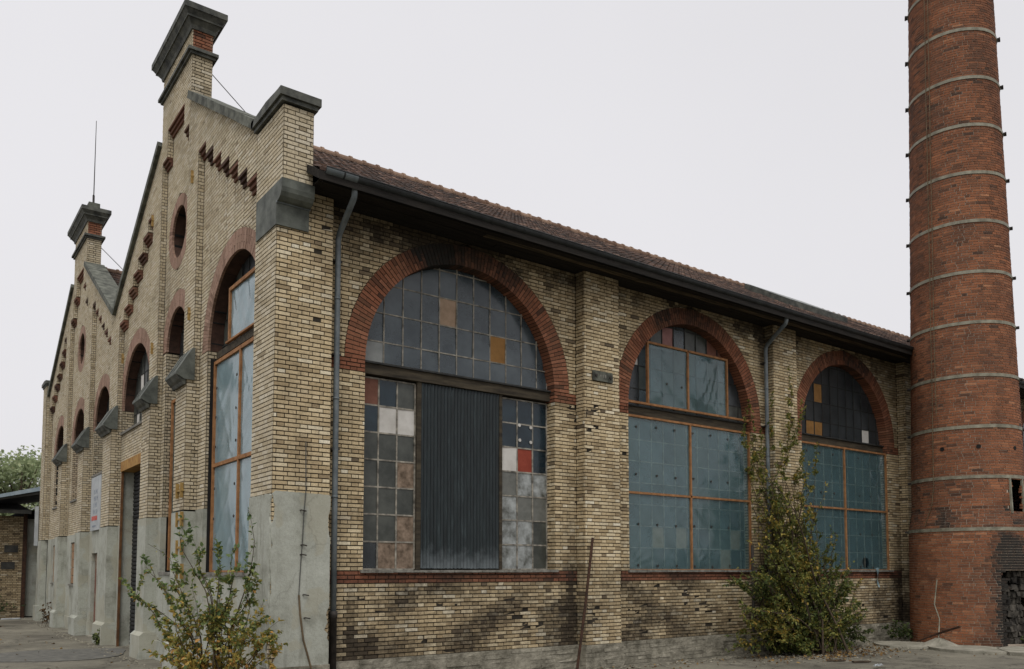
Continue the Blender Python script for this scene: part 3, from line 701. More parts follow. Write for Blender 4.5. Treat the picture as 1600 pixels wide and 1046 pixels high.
# second and third window: plastic on timber battens in front of the old panes
FY = 0.335
def boarded(i, panes_u, panes_l, upper, hole=None):
    c = WINC[i]; W = window_part(c, 2); sill(W, c); beam(W, c)
    a, b = c - WR, c + WR
    cols = [a + 0.01] + [c + CW*(k - 5) for k in range(11)] + [b - 0.01]
    glazing(W, c, a, b, 5.69, 7.7, GY_, cols, ROWS_U, panes_u, Z_S1, WR, 0.024, 'glazing_bar_dark')
    glazing(W, c, a, b, 2, 5.4, GY_, cols, ROWS_L, panes_l, None, None, 0.024, 'glazing_bar')
    t = 0.048; mid = c - 0.06; zt, zm, zb = 5.43, 3.705, 2.03
    timber(W, [(a + .004, a + .004 + t*0.55, zb, zt - t), (b - .004 - t, b - .004, zb, zt - t), (mid - t/2, mid + t/2, zb, zm - t/2), (mid - t/2, mid + t/2, zm + t/2, zt - t),
               (a + .004, b - .004, zt - t, zt), (a + .004, mid - t/2, zm - t/2, zm + t/2), (mid + t/2, b - .004, zm - t/2, zm + t/2), (a + .004, b - .004, zb - 0.028, zb - 0.001)], FY)
    film_sheet(W, a + .01, mid, zm, zt - .02, FY + 0.012, seed=i*7.0); film_sheet(W, mid, b - .01, zm, zt - .02, FY + 0.012, seed=i*7 + 2.0)
    film_sheet(W, a + .01, mid, zb, zm, FY + 0.012, seed=i*7 + 4.0); film_sheet(W, mid, b - .01, zb, zm, FY + 0.012, seed=i*7 + 5.5, hole=hole)
    pts = [(a + 0.3 + 0.62*k, z) for k in range(6) for z in (5.2, 4.12, 3.02) if abs(a + 0.3 + 0.62*k - mid) > 0.1] + [(a + 0.3 + 0.62*k, 2.1) for k in range(6)]
    fixings(W, pts, FY + 0.012)
    if upper:
        x0, x1, z0, z1 = c - 1.42, c + 1.27, 5.745, 7.16; mm = c - 0.11
        timber(W, [(x0 - t, x0, z0 + .002, z1), (x1, x1 + t, z0 + .002, z1), (mm - t/2, mm + t/2, z0 + .002, z1 - t), (x0, mm - t/2, z1 - t, z1), (mm + t/2, x1, z1 - t, z1), (x0, mm - t/2, z1 - t, z1), (a + .02, b - 0.02, z0 - t, z0)][:5] + [(a + .02, b - .02, z0 - t, z0)], FY)
        film_sheet(W, x0 - .02, mm, z0, z1 - .02, FY + 0.012, seed=31.0, amp=0.03); film_sheet(W, mm, x1 + .02, z0, z1 - .02, FY + 0.012, seed=35.0, amp=0.03)
        fixings(W, [(x0 + 0.6, 6.25), (x0 + 1.12, 6.25), (x0 + 1.6, 6.25), (x0 + 2.1, 6.25), (x1 + 0.1, 6.2)], FY + 0.012)
    return W
rnd = random.Random(5)
def m2u(ci, ri):
    if (ci, ri) in ((4, 3),): return 'board_pink'
    if (ci, ri) in ((1, 2),): return 'board_white'
    if (ci, ri) in ((9, 3), (8, 3)): return 'board_brown'
    return rnd.choice(['glass_green', 'glass_blue', 'glass_dark'])
def m2l(ci, ri):
    if (ci, ri) in ((3, 1), (5, 1), (10, 1), (9, 0)): return 'board_tan'
    return rnd.choice(['glass_dark', 'glass_deep', 'glass_green', 'glass_blue'])
W2 = boarded(1, m2u, m2l, True)
def m3u(ci, ri):
    if (ci, ri) in ((2, 0), (3, 0), (3, 2)): return 'board_ochre'
    if (ci, ri) == (9, 0): return 'board_white'
    return 'glass_dark'
W3 = boarded(2, m3u, lambda a, b: rnd.choice(['glass_dark', 'glass_deep']), False, hole=(17.45, 2.22, 0.16, 0.15))
rag = MB(); rv = []
for k in range(9):
    t = k/8; x = 17.7 + 0.16*t; z = 2.06 - 0.55*t
    for j in range(2): rv.append((x + (0.09*(1-t) + 0.03)*j, PY - 0.06 - 0.03*math.sin(6*t + j), z + 0.02*j))
rag.add(rv, [(2*k, 2*k+1, 2*k+3, 2*k+2) for k in range(8)]).build('torn_plastic', 'film_pale', W3, True)
for i in (3, 4): boarded(i, lambda a, b: 'glass_dark', lambda a, b: 'glass_dark', False)
# ------------------------------------------------------------------ eaves, gutter, roof
SL = 0.585; EY, EZ = -0.70, 8.27; RY, RZ = 6.41, 12.43
def zr(y, ry=RY): return RZ - SL*abs(y - ry)
for j in range(6):                                    # boards under the eaves
    y0 = -0.60 + 0.147*j
    x = 0.52 - random.uniform(0, 0.1)
    if x < 0.5: x = 0.505
    while x < XE:
        L = random.uniform(3.0, 4.6); x1 = min(XE, x + L)
        pale = (j == 2 and (x < 4 < x1 or x < 12 < x1 or x < 17.5 < x1 or x < 9.5 < x1))
        dz = random.uniform(-0.008, 0.008)
        MB().box(x + 0.004, x1 - 0.004, y0 + 0.004, y0 + 0.143, Z_T + 0.008 + dz, Z_T + 0.03 + dz).build('soffit_board', 'soffit_pale' if pale else 'soffit_wood', HALL)
        x = x1
MB().box(0.5, XE, -0.625, -0.603, Z_T - 0.09, Z_T + 0.10).build('fascia_board', 'soffit_wood', HALL)
MB().box(0.52, XE, 0.285, 0.7, Z_T + 0.002, Z_T + 0.03).build('wall_plate', 'soffit_wood', HALL)
GZ = 8.315
gp = [(EY + 0.085*math.cos(a), GZ + 0.085*math.sin(a)) for a in np.linspace(math.pi, 2*math.pi, 11)]
gp = gp + [(EY + 0.080*math.cos(a), GZ + 0.003 + 0.080*math.sin(a)) for a in np.linspace(2*math.pi, math.pi, 11)]
gt = MB().prism(gp, 'x', 0.50, XE)
gt.tube([(0.5, EY - 0.086, GZ + 0.005), (XE, EY - 0.086, GZ + 0.005)], 0.012, 6)
for k in range(45):
    x = 0.8 + 0.72*k
    if x < XE: gt.prism([(p[0]*1.0 + (p[0]-EY)*0.05, p[1] + (p[1]-GZ)*0.06) for p in gp[:11]] + [(EY + 0.086*math.cos(a), GZ + 0.086*math.sin(a)) for a in np.linspace(2*math.pi, math.pi, 11)], 'x', x, x + 0.03)
gto = gt.build('gutter', 'gutter_zinc', HALL)
gq = [(EY + 0.0885*math.cos(a), GZ + 0.0885*math.sin(a)) for a in np.linspace(math.pi, 2*math.pi, 11)] + [(EY + 0.0865*math.cos(a), GZ + 0.0865*math.sin(a)) for a in np.linspace(2*math.pi, math.pi, 11)]
MB().prism(gq, 'x', 0.505, 1.05).build('new_gutter_length', 'zinc', HALL)
def downpipe(x, ytop, xtop):
    y = 0.13; r = 0.05
    pts = [(xtop, ytop, 8.24), (xtop, ytop, 8.10), (xtop + 0.0, ytop + 0.02, 8.02)]
    pts += [(x + (xtop - x)*0.55, ytop*0.55 + y*0.45, 7.86), (x, y - 0.05, 7.68), (x, y, 7.58), (x, y, 7.4), (x, y, 5.5), (x, y, 3.0), (x, y, 1.25)]
    m = MB().tube(pts, r, 12)
    for z in (6.55, 4.85, 3.2): m.tube([(x, y, z), (x, y, z + 0.035)], r + 0.007, 12)
    p = m.build('downpipe', 'zinc', HALL, True)
    MB().tube([(x, y, 0.0), (x, y, 1.22), (x, y, 1.223), (x, y, 1.33)], [r + .012, r + .012, r + .022, r + .022], 12).build('pipe_shoe', 'cast_iron', p, True)
    c2 = MB()
    for z in (7.2, 5.6, 4.0, 2.4): c2.box(x - 0.07, x + 0.07, y - 0.02, PY + 0.03, z, z + 0.03)
    c2.build('pipe_clip', 'cast_iron', p)
downpipe(1.125, -0.64, 1.05); downpipe(12.76, -0.64, 12.55)
# tiles, laid one by one and joined
def tile_slope(name, ry, sgn, x0, x1, yend, parent):
    """tiles from the eaves line up to the ridge; sgn -1: slope facing -Y"""
    tw, ex = 0.215, 0.335; nrm = math.sqrt(1 + SL*SL)
    total = abs(yend - ry)*nrm; nr = int(total/ex) + 1
    prof = [(0.0, 0.0), (0.05, 0.026), (0.10, 0.0), (0.15, 0.012), (0.208, 0.0)]
    V, F, T = [], [], []
    nt_ = int((x1 - x0)/tw)
    for r_ in range(nr):
        s0 = r_*ex; s1 = min(s0 + ex + 0.04, total)
        for k in range(nt_):
            xx = x0 + k*tw + (tw/2 if r_ % 2 else 0) + random.gauss(0, 0.003); lift = random.gauss(0, 0.004); b = len(V)
            for (s, h) in ((s0, 0.048 + lift), (s1, 0.012 + lift)):
                d = total - s
                y = ry + sgn*d/nrm; z = RZ - SL*d/nrm
                for (px_, ph) in prof: V.append((xx + px_, y, z + h + ph))
            d = total - s0; y = ry + sgn*d/nrm; z = RZ - SL*d/nrm
            for (px_, ph) in prof: V.append((xx + px_, y, z + 0.01))
            for q in range(4):
                F.append((b+q, b+q+1, b+6+q, b+5+q)); F.append((b+10+q, b+11+q, b+q+1, b+q))
            t = min(1, max(0, random.gauss(0.42, 0.2) + 0.25*vn(xx*0.4, s0*0.5, 3)))
            T += [t]*15
    V = np.array(V); F = np.array(F)
    if sgn > 0: F = F[:, ::-1]
    return kind(np_mesh(name, V, F, np.array(T), None, 'roof_tile', parent), 'stuff')
def roof(ry, ya, yb, name):
    m = MB(); t = 0.05
    m.prism([(ya, RZ - SL*abs(ya-ry) - 0.0), (ry, RZ), (yb, RZ - SL*abs(yb-ry)), (yb, RZ - SL*abs(yb-ry) - 0.14), (ry, RZ - 0.14), (ya, RZ - SL*abs(ya-ry) - 0.14)], 'x', 0.40, XE)
    ro = m.build(name, 'soffit_wood', HALL)
    tile_slope('roof_tiles', ry, -1, 0.41, XE - 0.1, ya, ro); tile_slope('roof_tiles', ry, 1, 0.41, XE - 0.1, yb, ro)
    k = 0; x = 0.62
    while x < XE - 0.4:
        a = np.linspace(0, math.pi, 7); mm = MB(); mm.cur = random.random()
        for (xa, xb, r0) in ((-0.19, 0.15, 0.105), (0.13, 0.205, 0.135)):
            pr = [(r0*math.cos(t_), r0*0.9*math.sin(t_)) for t_ in a]
            mm.prism(pr + [(-r0*0.95, -0.05), (r0*0.95, -0.05)], 'x', xa, xb)
        o = mm.build('ridge_tile', 'ridge_tile', ro, False, True); o.location = (x, ry, RZ + 0.045); x += 0.385
    return ro
RO = roof(RY, EY - 0.02, 12.45, 'roof'); RO2 = roof(18.65, 12.45, 25.0, 'roof')
# roof light with a metal kerb
sk = MB(); x0, x1, ya, yb = 17.4, 20.6, 2.6, 4.3
def rp(x, y, h): return (x, y - 0.0, zr(y) + h)
sk.add([rp(x0, ya, 0.02), rp(x1, ya, 0.02), rp(x1, yb, 0.02), rp(x0, yb, 0.02), rp(x0, ya, 0.24), rp(x1, ya, 0.24), rp(x1, yb, 0.24), rp(x0, yb, 0.24)],
       [(0,3,2,1), (0,1,5,4), (1,2,6,5), (2,3,7,6), (3,0,4,7), (4,5,6,7)])
so_ = sk.build('roof_light', 'lead_dark', HALL)
for k in range(5):
    xa, xb = x0 + 0.04 + (x1-x0-0.08)*k/5, x0 + 0.04 + (x1-x0-0.08)*(k+1)/5 - 0.03
    MB().add([rp(xa, ya+.05, .247), rp(xb, ya+.05, .247), rp(xb, yb-.05, .247), rp(xa, yb-.05, .247), rp(xa, ya+.05, .26), rp(xb, ya+.05, .26), rp(xb, yb-.05, .26), rp(xa, yb-.05, .26)],
             [(0,3,2,1), (0,1,5,4), (1,2,6,5), (2,3,7,6), (3,0,4,7), (4,5,6,7)]).build('pane', 'glass_pale', so_)
# plain far walls close the halls
m = MB(); m.box(XE - 0.3, XE, 0.3, YE, 0, 8.3); m.box(0.45, XE, YE - 0.3, YE, 0, 8.9)
m.prism([(0.3, 8.1), (12.45, 8.1), (12.45, 8.80), (6.41, 12.33), (0.3, 8.76)], 'x', XE - 0.28, XE - 0.02); m.prism([(12.451, 8.1), (25.6, 8.1), (25.0, 8.62), (18.65, 12.33), (12.451, 8.70)], 'x', XE - 0.28, XE - 0.02)
m.build('far_wall', 'mortar', HALL)

# ------------------------------------------------------------------ the gable front (x = 0)
GP = 0.13; GC1, GC2 = 6.41, 18.65
def soot_g(y, z): return 0.14*max(0, vn(y*0.5, z*0.6, 11.0) + 0.4*vn(y*2, z*2, 12.0)) + 0.35*sstep(0.25, 0.6, vn(y*0.9, z*0.35, 14.0))*0.5 + random.gauss(0, 0.04)
def rake(y):
    if y < 0.97: return 8.2
    if y < 5.2: return 9.5 + 0.6*(y - 0.97)
    if y < 7.62: return 13.06
    if y < 12.45: return 12.04 - 0.6*(y - 7.62)
    if y < 17.44: return 9.14 + 0.585*(y - 12.45)
    if y < 19.86: return 13.06
    if y < 25.0: return 12.04 - 0.6*(y - 19.86)
    return 9.42
def glay(*a, **k): lay(*a, mrec=0.007, jit=0.0016, sig=0.19, **k)
# recessed panels: Y range and stepped head [(Ya, Yb, ztop)]
def stair(a, b, z0, z1, n): return [(a + (b-a)*k/n, a + (b-a)*(k+1)/n, z0 + (z1-z0)*k/(n-1)) for k in range(n)]
PANELS = [stair(0.97, 4.53, 8.78, 10.66, 7), [(5.3, 5.72, 11.6), (5.72, 7.10, 12.25), (7.10, 7.52, 11.6)], stair(8.29, 11.85, 10.66, 8.78, 7),
          stair(12.95, 16.05, 8.7, 10.4, 6), [(16.95, 17.45, 10.9), (17.45, 17.95, 11.55), (17.95, 19.3, 12.25), (19.3, 19.8, 11.55), (19.8, 20.3, 10.9)], stair(21.1, 24.9, 10.55, 8.5, 7)]
PILS = [(4.53, 5.3), (7.52, 8.29), (11.85, 12.95), (16.05, 16.95), (20.3, 21.1)]
# (centre, radius, springing, bottom)
AW = [(2.487, 1.517, 6.36, 1.95), (6.41, 0.83, 7.03, 1.95), (10.25, 1.515, 6.36, 5.72), (14.62, 1.22, 6.32, 4.92), (18.62, 1.15, 6.35, 4.4), (22.75, 1.15, 6.35, 4.4)]
OC = [(GC1 + 0.02, 9.6, 0.585), (GC2 + 0.02, 9.58, 0.54)]
ZPL = zc(38)                                           # top of the plaster, about 3.2 m
gable = part_empty('gable_wall', HALL)
bg1 = Bucket(); bg2 = Bucket()
pan_ops = [Rect(a, b, -1, z) for pan in PANELS for (a, b, z) in pan]
def clip_top(y0, y1, fn_z):
    """vertical slices so that the slanted top is followed"""
    return None
class Above:                                           # removes everything above the rake between ya and yb
    def __init__(s, ya, yb): s.ya, s.yb = ya, yb
segments = [(0.97, 5.2), (5.2, 7.62), (7.62, 12.45), (12.45, 17.44), (17.44, 19.86), (19.86, 25.0)]
for (ya, yb) in segments:
    z1 = max(rake(ya + 1e-4), rake(yb - 1e-4)); e0, e1 = rake(ya + 1e-4), rake(yb - 1e-4)
    if e1 > e0 + 0.01:   L_ = (lambda z, ya=ya, yb=yb, e0=e0, e1=e1: max(ya, min(yb, ya + (z - e0)*(yb-ya)/(e1-e0)))); R_ = yb
    elif e0 > e1 + 0.01: L_ = ya; R_ = (lambda z, ya=ya, yb=yb, e0=e0, e1=e1: min(yb, max(ya, yb - (z - e1)*(yb-ya)/(e0-e1))))
    else: L_, R_ = ya, yb
    glay(bg1, GX(0.0), ZPL, z1, L_, R_, pan_ops, soot_g, phase=0.0, tb=0.06)
glay(bg1, GX(0.0), ZP, 8.2, 0.006, 0.97, (), soot_g, phase=0.0, tb=0.06)          # corner pier below the kneeler
glay(bg1, GX(0.0), 8.2, 9.45, -0.23, 0.97, (), soot_g, phase=0.0, tb=0.06)         # and above it
glay(bg1, PX(-0.23), 8.2, 9.45, 0.006, 0.51, (), soot_g, phase=0.0)
glay(bg1, QX(0.515), 8.2, 9.45, -0.22, 0.97, (), soot_g)
glay(bg1, GX(-0.10), ZPL, 9.4, 25.0, YE, (), soot_g, tb=0.04); glay(bg1, PX(25.0), ZPL, 9.4, -0.09, 0.13, (), soot_g)
gcore = MB(); gcore.box(0.06, 0.46, -0.17, 0.9, 8.2, 9.44); gcore.box(-0.05, 0.4, 25.05, YE - 0.02, 0, 9.42)
OPS_P = []
for i, pan in enumerate(PANELS):
    a, b = pan[0][0], pan[-1][1]; c, r, zs, zb = AW[i]
    ops = [Arch(c, r, zs, zb), Arch(c, r + 0.385, zs, zs - 0.001)]
    if i in (1, 4): o = OC[0 if i == 1 else 1]; ops += [Oval(o[0], o[1], o[2] + 0.26)]
    if i == 2: ops.append(Rect(8.75, 11.25, -1, 4.9))
    ztop = max(p[2] for p in pan) + 0.02
    for (pa, pb, pz) in pan:
        glay(bg1, GX(GP), ZPL, pz + 0.02, pa, pb, ops, soot_g, phase=a, tb=0.06)
    # left end of the panel (looks to -Y, seen from the corner) and the hidden right end
    zl = pan[-1][2]; zr_ = pan[0][2]
    glay(bg1, PX(b), ZPL, zl, 0.004, GP, (), (lambda s, z: 0.12 + random.gauss(0, 0.06)), tb=-0.02)
    for (pa, pb, pz) in pan[:-1]:
        nz = [q[2] for q in pan if abs(q[0] - pb) < 1e-6][0]
        if nz < pz: glay(bg1, PX(pb), nz, pz, 0.004, GP, (), None)
    # jambs
    glay(bg2, PX(c + r), max(zb, ZPL), zs, GP + 0.006, GP + 0.36, (), (lambda s, z: 0.2 + random.gauss(0, 0.08)), tb=-0.04)
for (a, b) in PILS:                                    # deeper lower part of the pilasters
    glay(bg1, GX(-GP), ZPL, 5.85, a, b, (), soot_g, phase=a, tb=0.06)
    glay(bg1, PX(a), ZPL, 5.85, -GP + 0.006, GP + 0.004, (), (lambda s, z: 0.06 + random.gauss(0, 0.06)))
back_mesh(bg1, 'mortar', 'mortar_gable', gable); back_mesh(bg2, 'mortar', 'mortar', gable)
kind(hex_mesh('brickwork', bg1.rec + bg2.rec, 'pale_brick', gable), 'stuff')
# core of the gable wall
def inside(y, z):
    for (c, r, zs, zb) in AW:
        d = abs(y - c)
        if z > zb - 0.1 and (d < r + 0.03 and z < zs or math.hypot(y - c, z - zs) < r + 0.05): return True
    for o in OC:
        if math.hypot(y - o[0], z - o[1]) < o[2] + 0.05: return True
    return 8.72 < y < 11.28 and z < 4.95 or 14.55 < y < 15.55 and z < 2.6
st = 0.1
yy = 0.9
while yy < 25.1:
    col = []; z = 0.0; run = None; top = min(rake(yy + st/2), rake(yy), rake(yy + st)) - 0.03
    while z < top:
        if not inside(yy + st/2, z + st/2):
            if run is None: run = z
        elif run is not None: gcore.box(0.19, 0.44, yy, yy + st, run, z); run = None
        z += st
    if run is not None: gcore.box(0.19, 0.44, yy, yy + st, run, top)
    yy += st
for (a, b) in PILS: gcore.box(-0.07, 0.2, a + 0.05, b - 0.05, 0, 5.84)
gcore.build('wall_core', 'dark_inside', gable)
# red corbels at the stepped heads
for pan in PANELS:
    for (pa, pb, pz) in pan:
        m = MB(); m.cur = random.random()
        nb = max(1, round((pb - pa)/0.26))
        for j in range(3):
            proj_ = GP*(3 - j)/3.0 - 0.004
            z1 = pz - CH*j - 0.004; z0 = z1 - CH + 0.009
            for q in range(nb):
                a = pa + (pb - pa)*q/nb + 0.005; b = pa + (pb-pa)*(q+1)/nb - 0.005
                m.box(GP - proj_, GP + 0.05, a, b, z0, z1)
        o = m.build('corbel', 'corbel_brick', gable, False, True)
# arches and round openings
def soot_ga(y, z): return 0.05*abs(vn(y*2, z*2, 3)) + random.gauss(0, 0.03)
for i, (c, r, zs, zb) in enumerate(AW):
    a1 = math.pi; a0 = 0.0
    arch_ring(GX(GP), c, zs, r, r + 0.385, 0.36, soot_ga, 'pink_brick', int(math.pi*(r + 0.2)/0.0735), False, a0, a1, 'gable_arch', 'intrados', bdepth=0.05, jt=0.05)
for (c, z, r) in OC:
    arch_ring(GX(GP), c, z, r, r + 0.255, 0.36, soot_ga, 'pink_brick', int(2*math.pi*(r + 0.13)/0.0735), False, 0.0, 2*math.pi, 'oculus_ring', 'intrados', split=False, bdepth=0.05, jt=0.05)
    MB().prism([(c + (r+.02)*math.cos(t), z + (r+.02)*math.sin(t)) for t in np.linspace(0, 2*math.pi, 32, endpoint=False)], 'x', 0.40, 0.43).build('oculus_shutter', 'beam_wood', HALL)
# plaster on the lower front
PLB = part_empty('plaster_base', HALL)
def pslab(x0, ya, yb, za, zb, x1=None, ch=0.0): MB().box(x0, x1 if x1 is not None else x0 + 0.12, ya, yb, za, zb).build('plaster_panel', 'plaster', PLB)
pslab(GP - 0.02, 0.975, 4.525, 0, 1.93); pslab(GP - 0.02, 4.01, 4.525, 1.93, ZPL)
pslab(GP - 0.02, 5.305, 7.515, 0, 1.93); pslab(GP - 0.02, 5.305, 5.575, 1.93, ZPL); pslab(GP - 0.02, 7.245, 7.515, 1.93, ZPL)
pslab(GP - 0.02, 8.295, 8.74, 0, ZPL); pslab(GP - 0.02, 11.26, 11.845, 0, ZPL)
pslab(GP - 0.02, 12.955, 14.64, 0, ZPL); pslab(GP - 0.02, 15.5, 16.045, 0, ZPL); pslab(GP - 0.02, 14.64, 15.5, 2.52, ZPL)
for (a, b, w0, w1) in ((16.955, 20.295, 18.0, 19.4), (21.105, 24.95, 22.0, 23.5)):
    pslab(GP - 0.02, a, w0, 0, ZPL); pslab(GP - 0.02, w1, b, 0, ZPL); pslab(GP - 0.02, w0, w1, 0, 1.52); pslab(GP - 0.02, w0, w1, 2.95, ZPL)
for (a, b) in PILS:
    pslab(-GP - 0.02, a - 0.02, b + 0.015, 0.0, ZPL + random.uniform(-0.03, 0.02), GP)
    pslab(-GP - 0.11, a - 0.09, b + 0.06, -0.1, 0.52, GP)
    MB().prism([(-GP - 0.11, 0.522), (-GP - 0.02, 0.60), (GP, 0.60), (GP, 0.522)], 'y', a - 0.088, b + 0.058).build('plinth_slope', 'plaster', PLB)
for (a, b) in ((0.976, 4.45), (5.39, 7.43), (11.35, 11.76), (13.04, 14.6), (15.6, 15.96), (17.0, 20.2), (21.2, 24.9)): pslab(GP - 0.05, a, b, -0.1, 0.42)
pslab(-0.12, 25.0 - 0.01, YE + 0.01, 0, ZPL - 0.02, 0.1); pslab(-0.2, 24.92, YE + 0.05, -0.1, 0.6, 0.1)
for q in ((8.72, 8.752), (11.245, 11.29)): MB().box(0.1, 0.42, q[0], q[1], 0, 4.62).build('gate_reveal', 'plaster', PLB)
# plaster skin of the corner pier, edges broken away
def skin(fn, outline):
    n = len(outline); vs = [fn(s, z, 0.022) for s, z in outline] + [fn(s, z, -0.012) for s, z in outline]
    return vs, [tuple(range(n)), tuple(range(2*n-1, n-1, -1))] + [(i, n+i, n+(i+1) % n, (i+1) % n) for i in range(n)]
def jag(s0, amp, z0, z1, n, seed, bites=()):
    out = []
    for k in range(n + 1):
        z = z0 + (z1 - z0)*k/n; s = s0 + amp*vn(z*5, seed, 0) + amp*0.6*vn(z*17, seed, 1)
        for (bz, bh, bd) in bites:
            if abs(z - bz) < bh: s += bd*(1 - (abs(z-bz)/bh)**2)*(0.75 + 0.4*vn(z*23, seed, 2))
        out.append((s, z))
    return out
zt0 = 3.25
topr = [(0.06 + 0.9*k/16, zt0 + 0.012*vn(k*0.8, 3, 1) - 0.02*k/16) for k in range(17)]
right_edge = jag(0.985, 0.008, 3.2, 0.36, 46, 3.0, ((1.27, 0.13, -0.07), (1.05, 0.08, -0.10), (2.75, 0.25, -0.05), (0.9, 0.05, -0.05)))
left_edge = jag(-0.005, 0.012, 0.36, 3.2, 60, 8.0, ((2.95, 0.28, 0.075), (0.72, 0.24, 0.16), (1.75, 0.28, 0.03), (2.4, 0.1, 0.04)))
v, f = skin(PX(0.0)[0], (topr + right_edge + left_edge)[::-1]); MB().add(v, f).build('plaster_skin', 'plaster', HALL)
topg = [(0.955 - 0.93*k/10, zt0 - 0.05 + 0.02*vn(k*0.8, 5, 1)) for k in range(11)]
edge_g = jag(-0.01, 0.01, 3.18, 0.36, 50, 8.5, ((2.95, 0.28, 0.05), (0.72, 0.22, 0.12), (1.75, 0.28, 0.02)))
v, f = skin(GX(0.0)[0], topg + edge_g + [(0.955, 0.36)]); MB().add(v, f).build('plaster_skin', 'plaster', HALL)
MB().box(-0.045, 1.0, -0.05, 0.97, -0.1, 0.355).build('corner_plinth', 'plinth_stone', HALL)
MB().box(0.03, 0.95, 0.03, 0.9, 0.3, 8.2).build('pier_core', 'mortar', HALL)
# ---- coping, corner kneeler, turrets
def coping(ya, za, yb, zb, name='coping', x0=-0.09, x1=0.52):
    d = math.hypot(yb-ya, zb-za); uy, uz = (yb-ya)/d, (zb-za)/d; n = max(2, int(d/0.9)); co = part_empty(name, HALL)
    ny, nz = -uz, uy
    if nz < 0: ny, nz = -ny, -nz
    for k in range(n):
        s0, s1 = d*k/n + 0.003, d*(k+1)/n - 0.003; j = random.uniform(-0.006, 0.006)
        P = lambda s, h: (ya + uy*s + ny*h, za + uz*s + nz*h)
        MB().prism([P(s0, -0.01 + j), P(s1, -0.01 + j), P(s1, 0.15 + j), P(s0, 0.15 + j)], 'x', x0, x1).build('coping_slab', 'coping_stone', co)
    return co
coping(0.99, 9.52, 5.19, 12.06); coping(7.63, 12.05, 12.44, 9.17); coping(12.46, 9.17, 17.43, 12.08); coping(19.87, 12.05, 24.98, 8.98)
MB().prism([(11.7, 9.35), (12.45, 9.02), (13.2, 9.35), (13.2, 9.75), (12.45, 9.35), (11.7, 9.75)], 'x', 0.53, 2.2).build('valley_flashing', 'lead', HALL)
kp = [(0.9, 7.52), (-0.035, 7.52), (-0.04, 7.86), (-0.06, 7.875), (-0.13, 7.89), (-0.20, 7.93), (-0.245, 7.99), (-0.262, 8.06), (-0.262, 8.2), (0.9, 8.2)]
kn = MB().prism(kp, 'x', -0.022, 0.53).build('kneeler', 'lead', HALL)
MB().prism([(-0.045, 7.86), (-0.07, 7.868), (-0.07, 7.892), (-0.045, 7.895)], 'x', -0.03, 0.54).build('kneeler_bead', 'zinc', kn)
def slab_cap(x0, x1, y0, y1, z0, h, over, mat, parent, name):
    m = MB(); m.box(x0 - over, x1 + over, y0 - over, y1 + over, z0 + h*0.35, z0 + h)
    m.box(x0 - over*0.55, x1 + over*0.55, y0 - over*0.55, y1 + over*0.55, z0, z0 + h*0.35 - 0.002)
    m.prism([(y0 - over*0.9, z0 + h + 0.001), (y1 + over*0.9, z0 + h + 0.001), ((y0+y1)/2, z0 + h + 0.05)], 'x', x0 - over*0.9, x1 + over*0.9)
    return m.build(name, mat, parent)
slab_cap(0, 0.51, -0.23, 0.97, 9.452, 0.20, 0.09, 'lead_dark', HALL, 'pier_cap')
slab_cap(-0.08, 0.4, 25.0, YE, 9.43, 0.2, 0.09, 'lead_dark', HALL, 'pier_cap')
def turret(yc, tall):
    ya, yb, x1 = yc - 1.21, yc + 1.21, 0.43
    t = part_empty('turret', HALL); b1 = Bucket(); b2 = Bucket()
    lay(b1, PX(ya), 11.9, 13.06, 0.006, x1, (), (lambda s, z: 0.12 + 0.3*max(0, vn(s*3, z*3, yc)) + random.gauss(0, .05)))
    lay(b1, QX(x1), 11.9, 13.8, ya, yb, (), None)
    lay(b1, GX(0.0), 13.06, 13.8, ya, yb, (), soot_g); lay(b2, PX(ya), 13.06, 13.8, 0.006, x1, (), lambda s, z: 0.1 + random.gauss(0, .05), tb=0.1)
    back_mesh(b1, 'mortar', 'mortar', t); back_mesh(b2, 'mortar', 'mortar_red', t)
    kind(hex_mesh('brickwork', b1.rec, 'pale_brick', t), 'stuff'); kind(hex_mesh('red_brickwork', b2.rec, 'red_brick', t), 'stuff')
    MB().box(0.05, x1 - 0.05, ya + 0.05, yb - 0.05, 12.4, 13.8).build('core', 'dark_inside', t)
    m = MB(); m.box(-0.10, x1 + 0.10, ya - 0.10, yb + 0.10, 13.12, 13.19); m.box(-0.05, x1 + 0.05, ya - 0.05, yb + 0.05, 13.06, 13.118); m.build('string_course', 'lead_dark', t)
    m = MB()
    rg = [(0.03, 13.62), (0.05, 13.70), (0.13, 13.80), (0.155, 13.80), (0.155, 13.84), (0.22, 13.94), (0.235, 13.94), (0.235, 14.07), (0.05, 14.14)]
    m.add([p for (o, z) in rg for p in ((-o, ya - o, z), (x1 + o, ya - o, z), (x1 + o, yb + o, z), (-o, yb + o, z))], [(4*q+e, 4*q+(e+1) % 4, 4*q+4+(e+1) % 4, 4*q+4+e) for q in range(len(rg)-1) for e in range(4)] + [(3, 2, 1, 0), tuple(4*(len(rg)-1)+e for e in range(4))])
    m.build('cornice', 'lead_dark', t)
    MB().box(0.06, x1 - 0.02, ya + 0.35, yb - 0.35, 14.1, 14.45).build('top_block', 'coping_stone', t)
    return t
T1 = turret(GC1, 0); T2 = turret(GC2, 0)
p = [onX(138, 188, 0.2), None]
rodY = GC2 - 0.75
MB().tube([(0.22, rodY, 14.42), (0.22, rodY + 0.02, 14.75)], 0.035, 6).tube([(0.22, rodY, 14.7), (0.22, rodY - 0.03, 17.35)], [0.018, 0.010], 5).build('lightning_rod', 'cast_iron', T2)
MB().tube([(0.42, 5.3, 12.85), (1.6, 5.0, 11.65)], 0.010, 5).build('stay_wire', 'wire', T1)
MB().tube([(0.42, GC2 - 1.15, 12.85), (1.6, GC2 - 1.5, 11.65)], 0.012, 5).build('stay_wire', 'wire', T2)
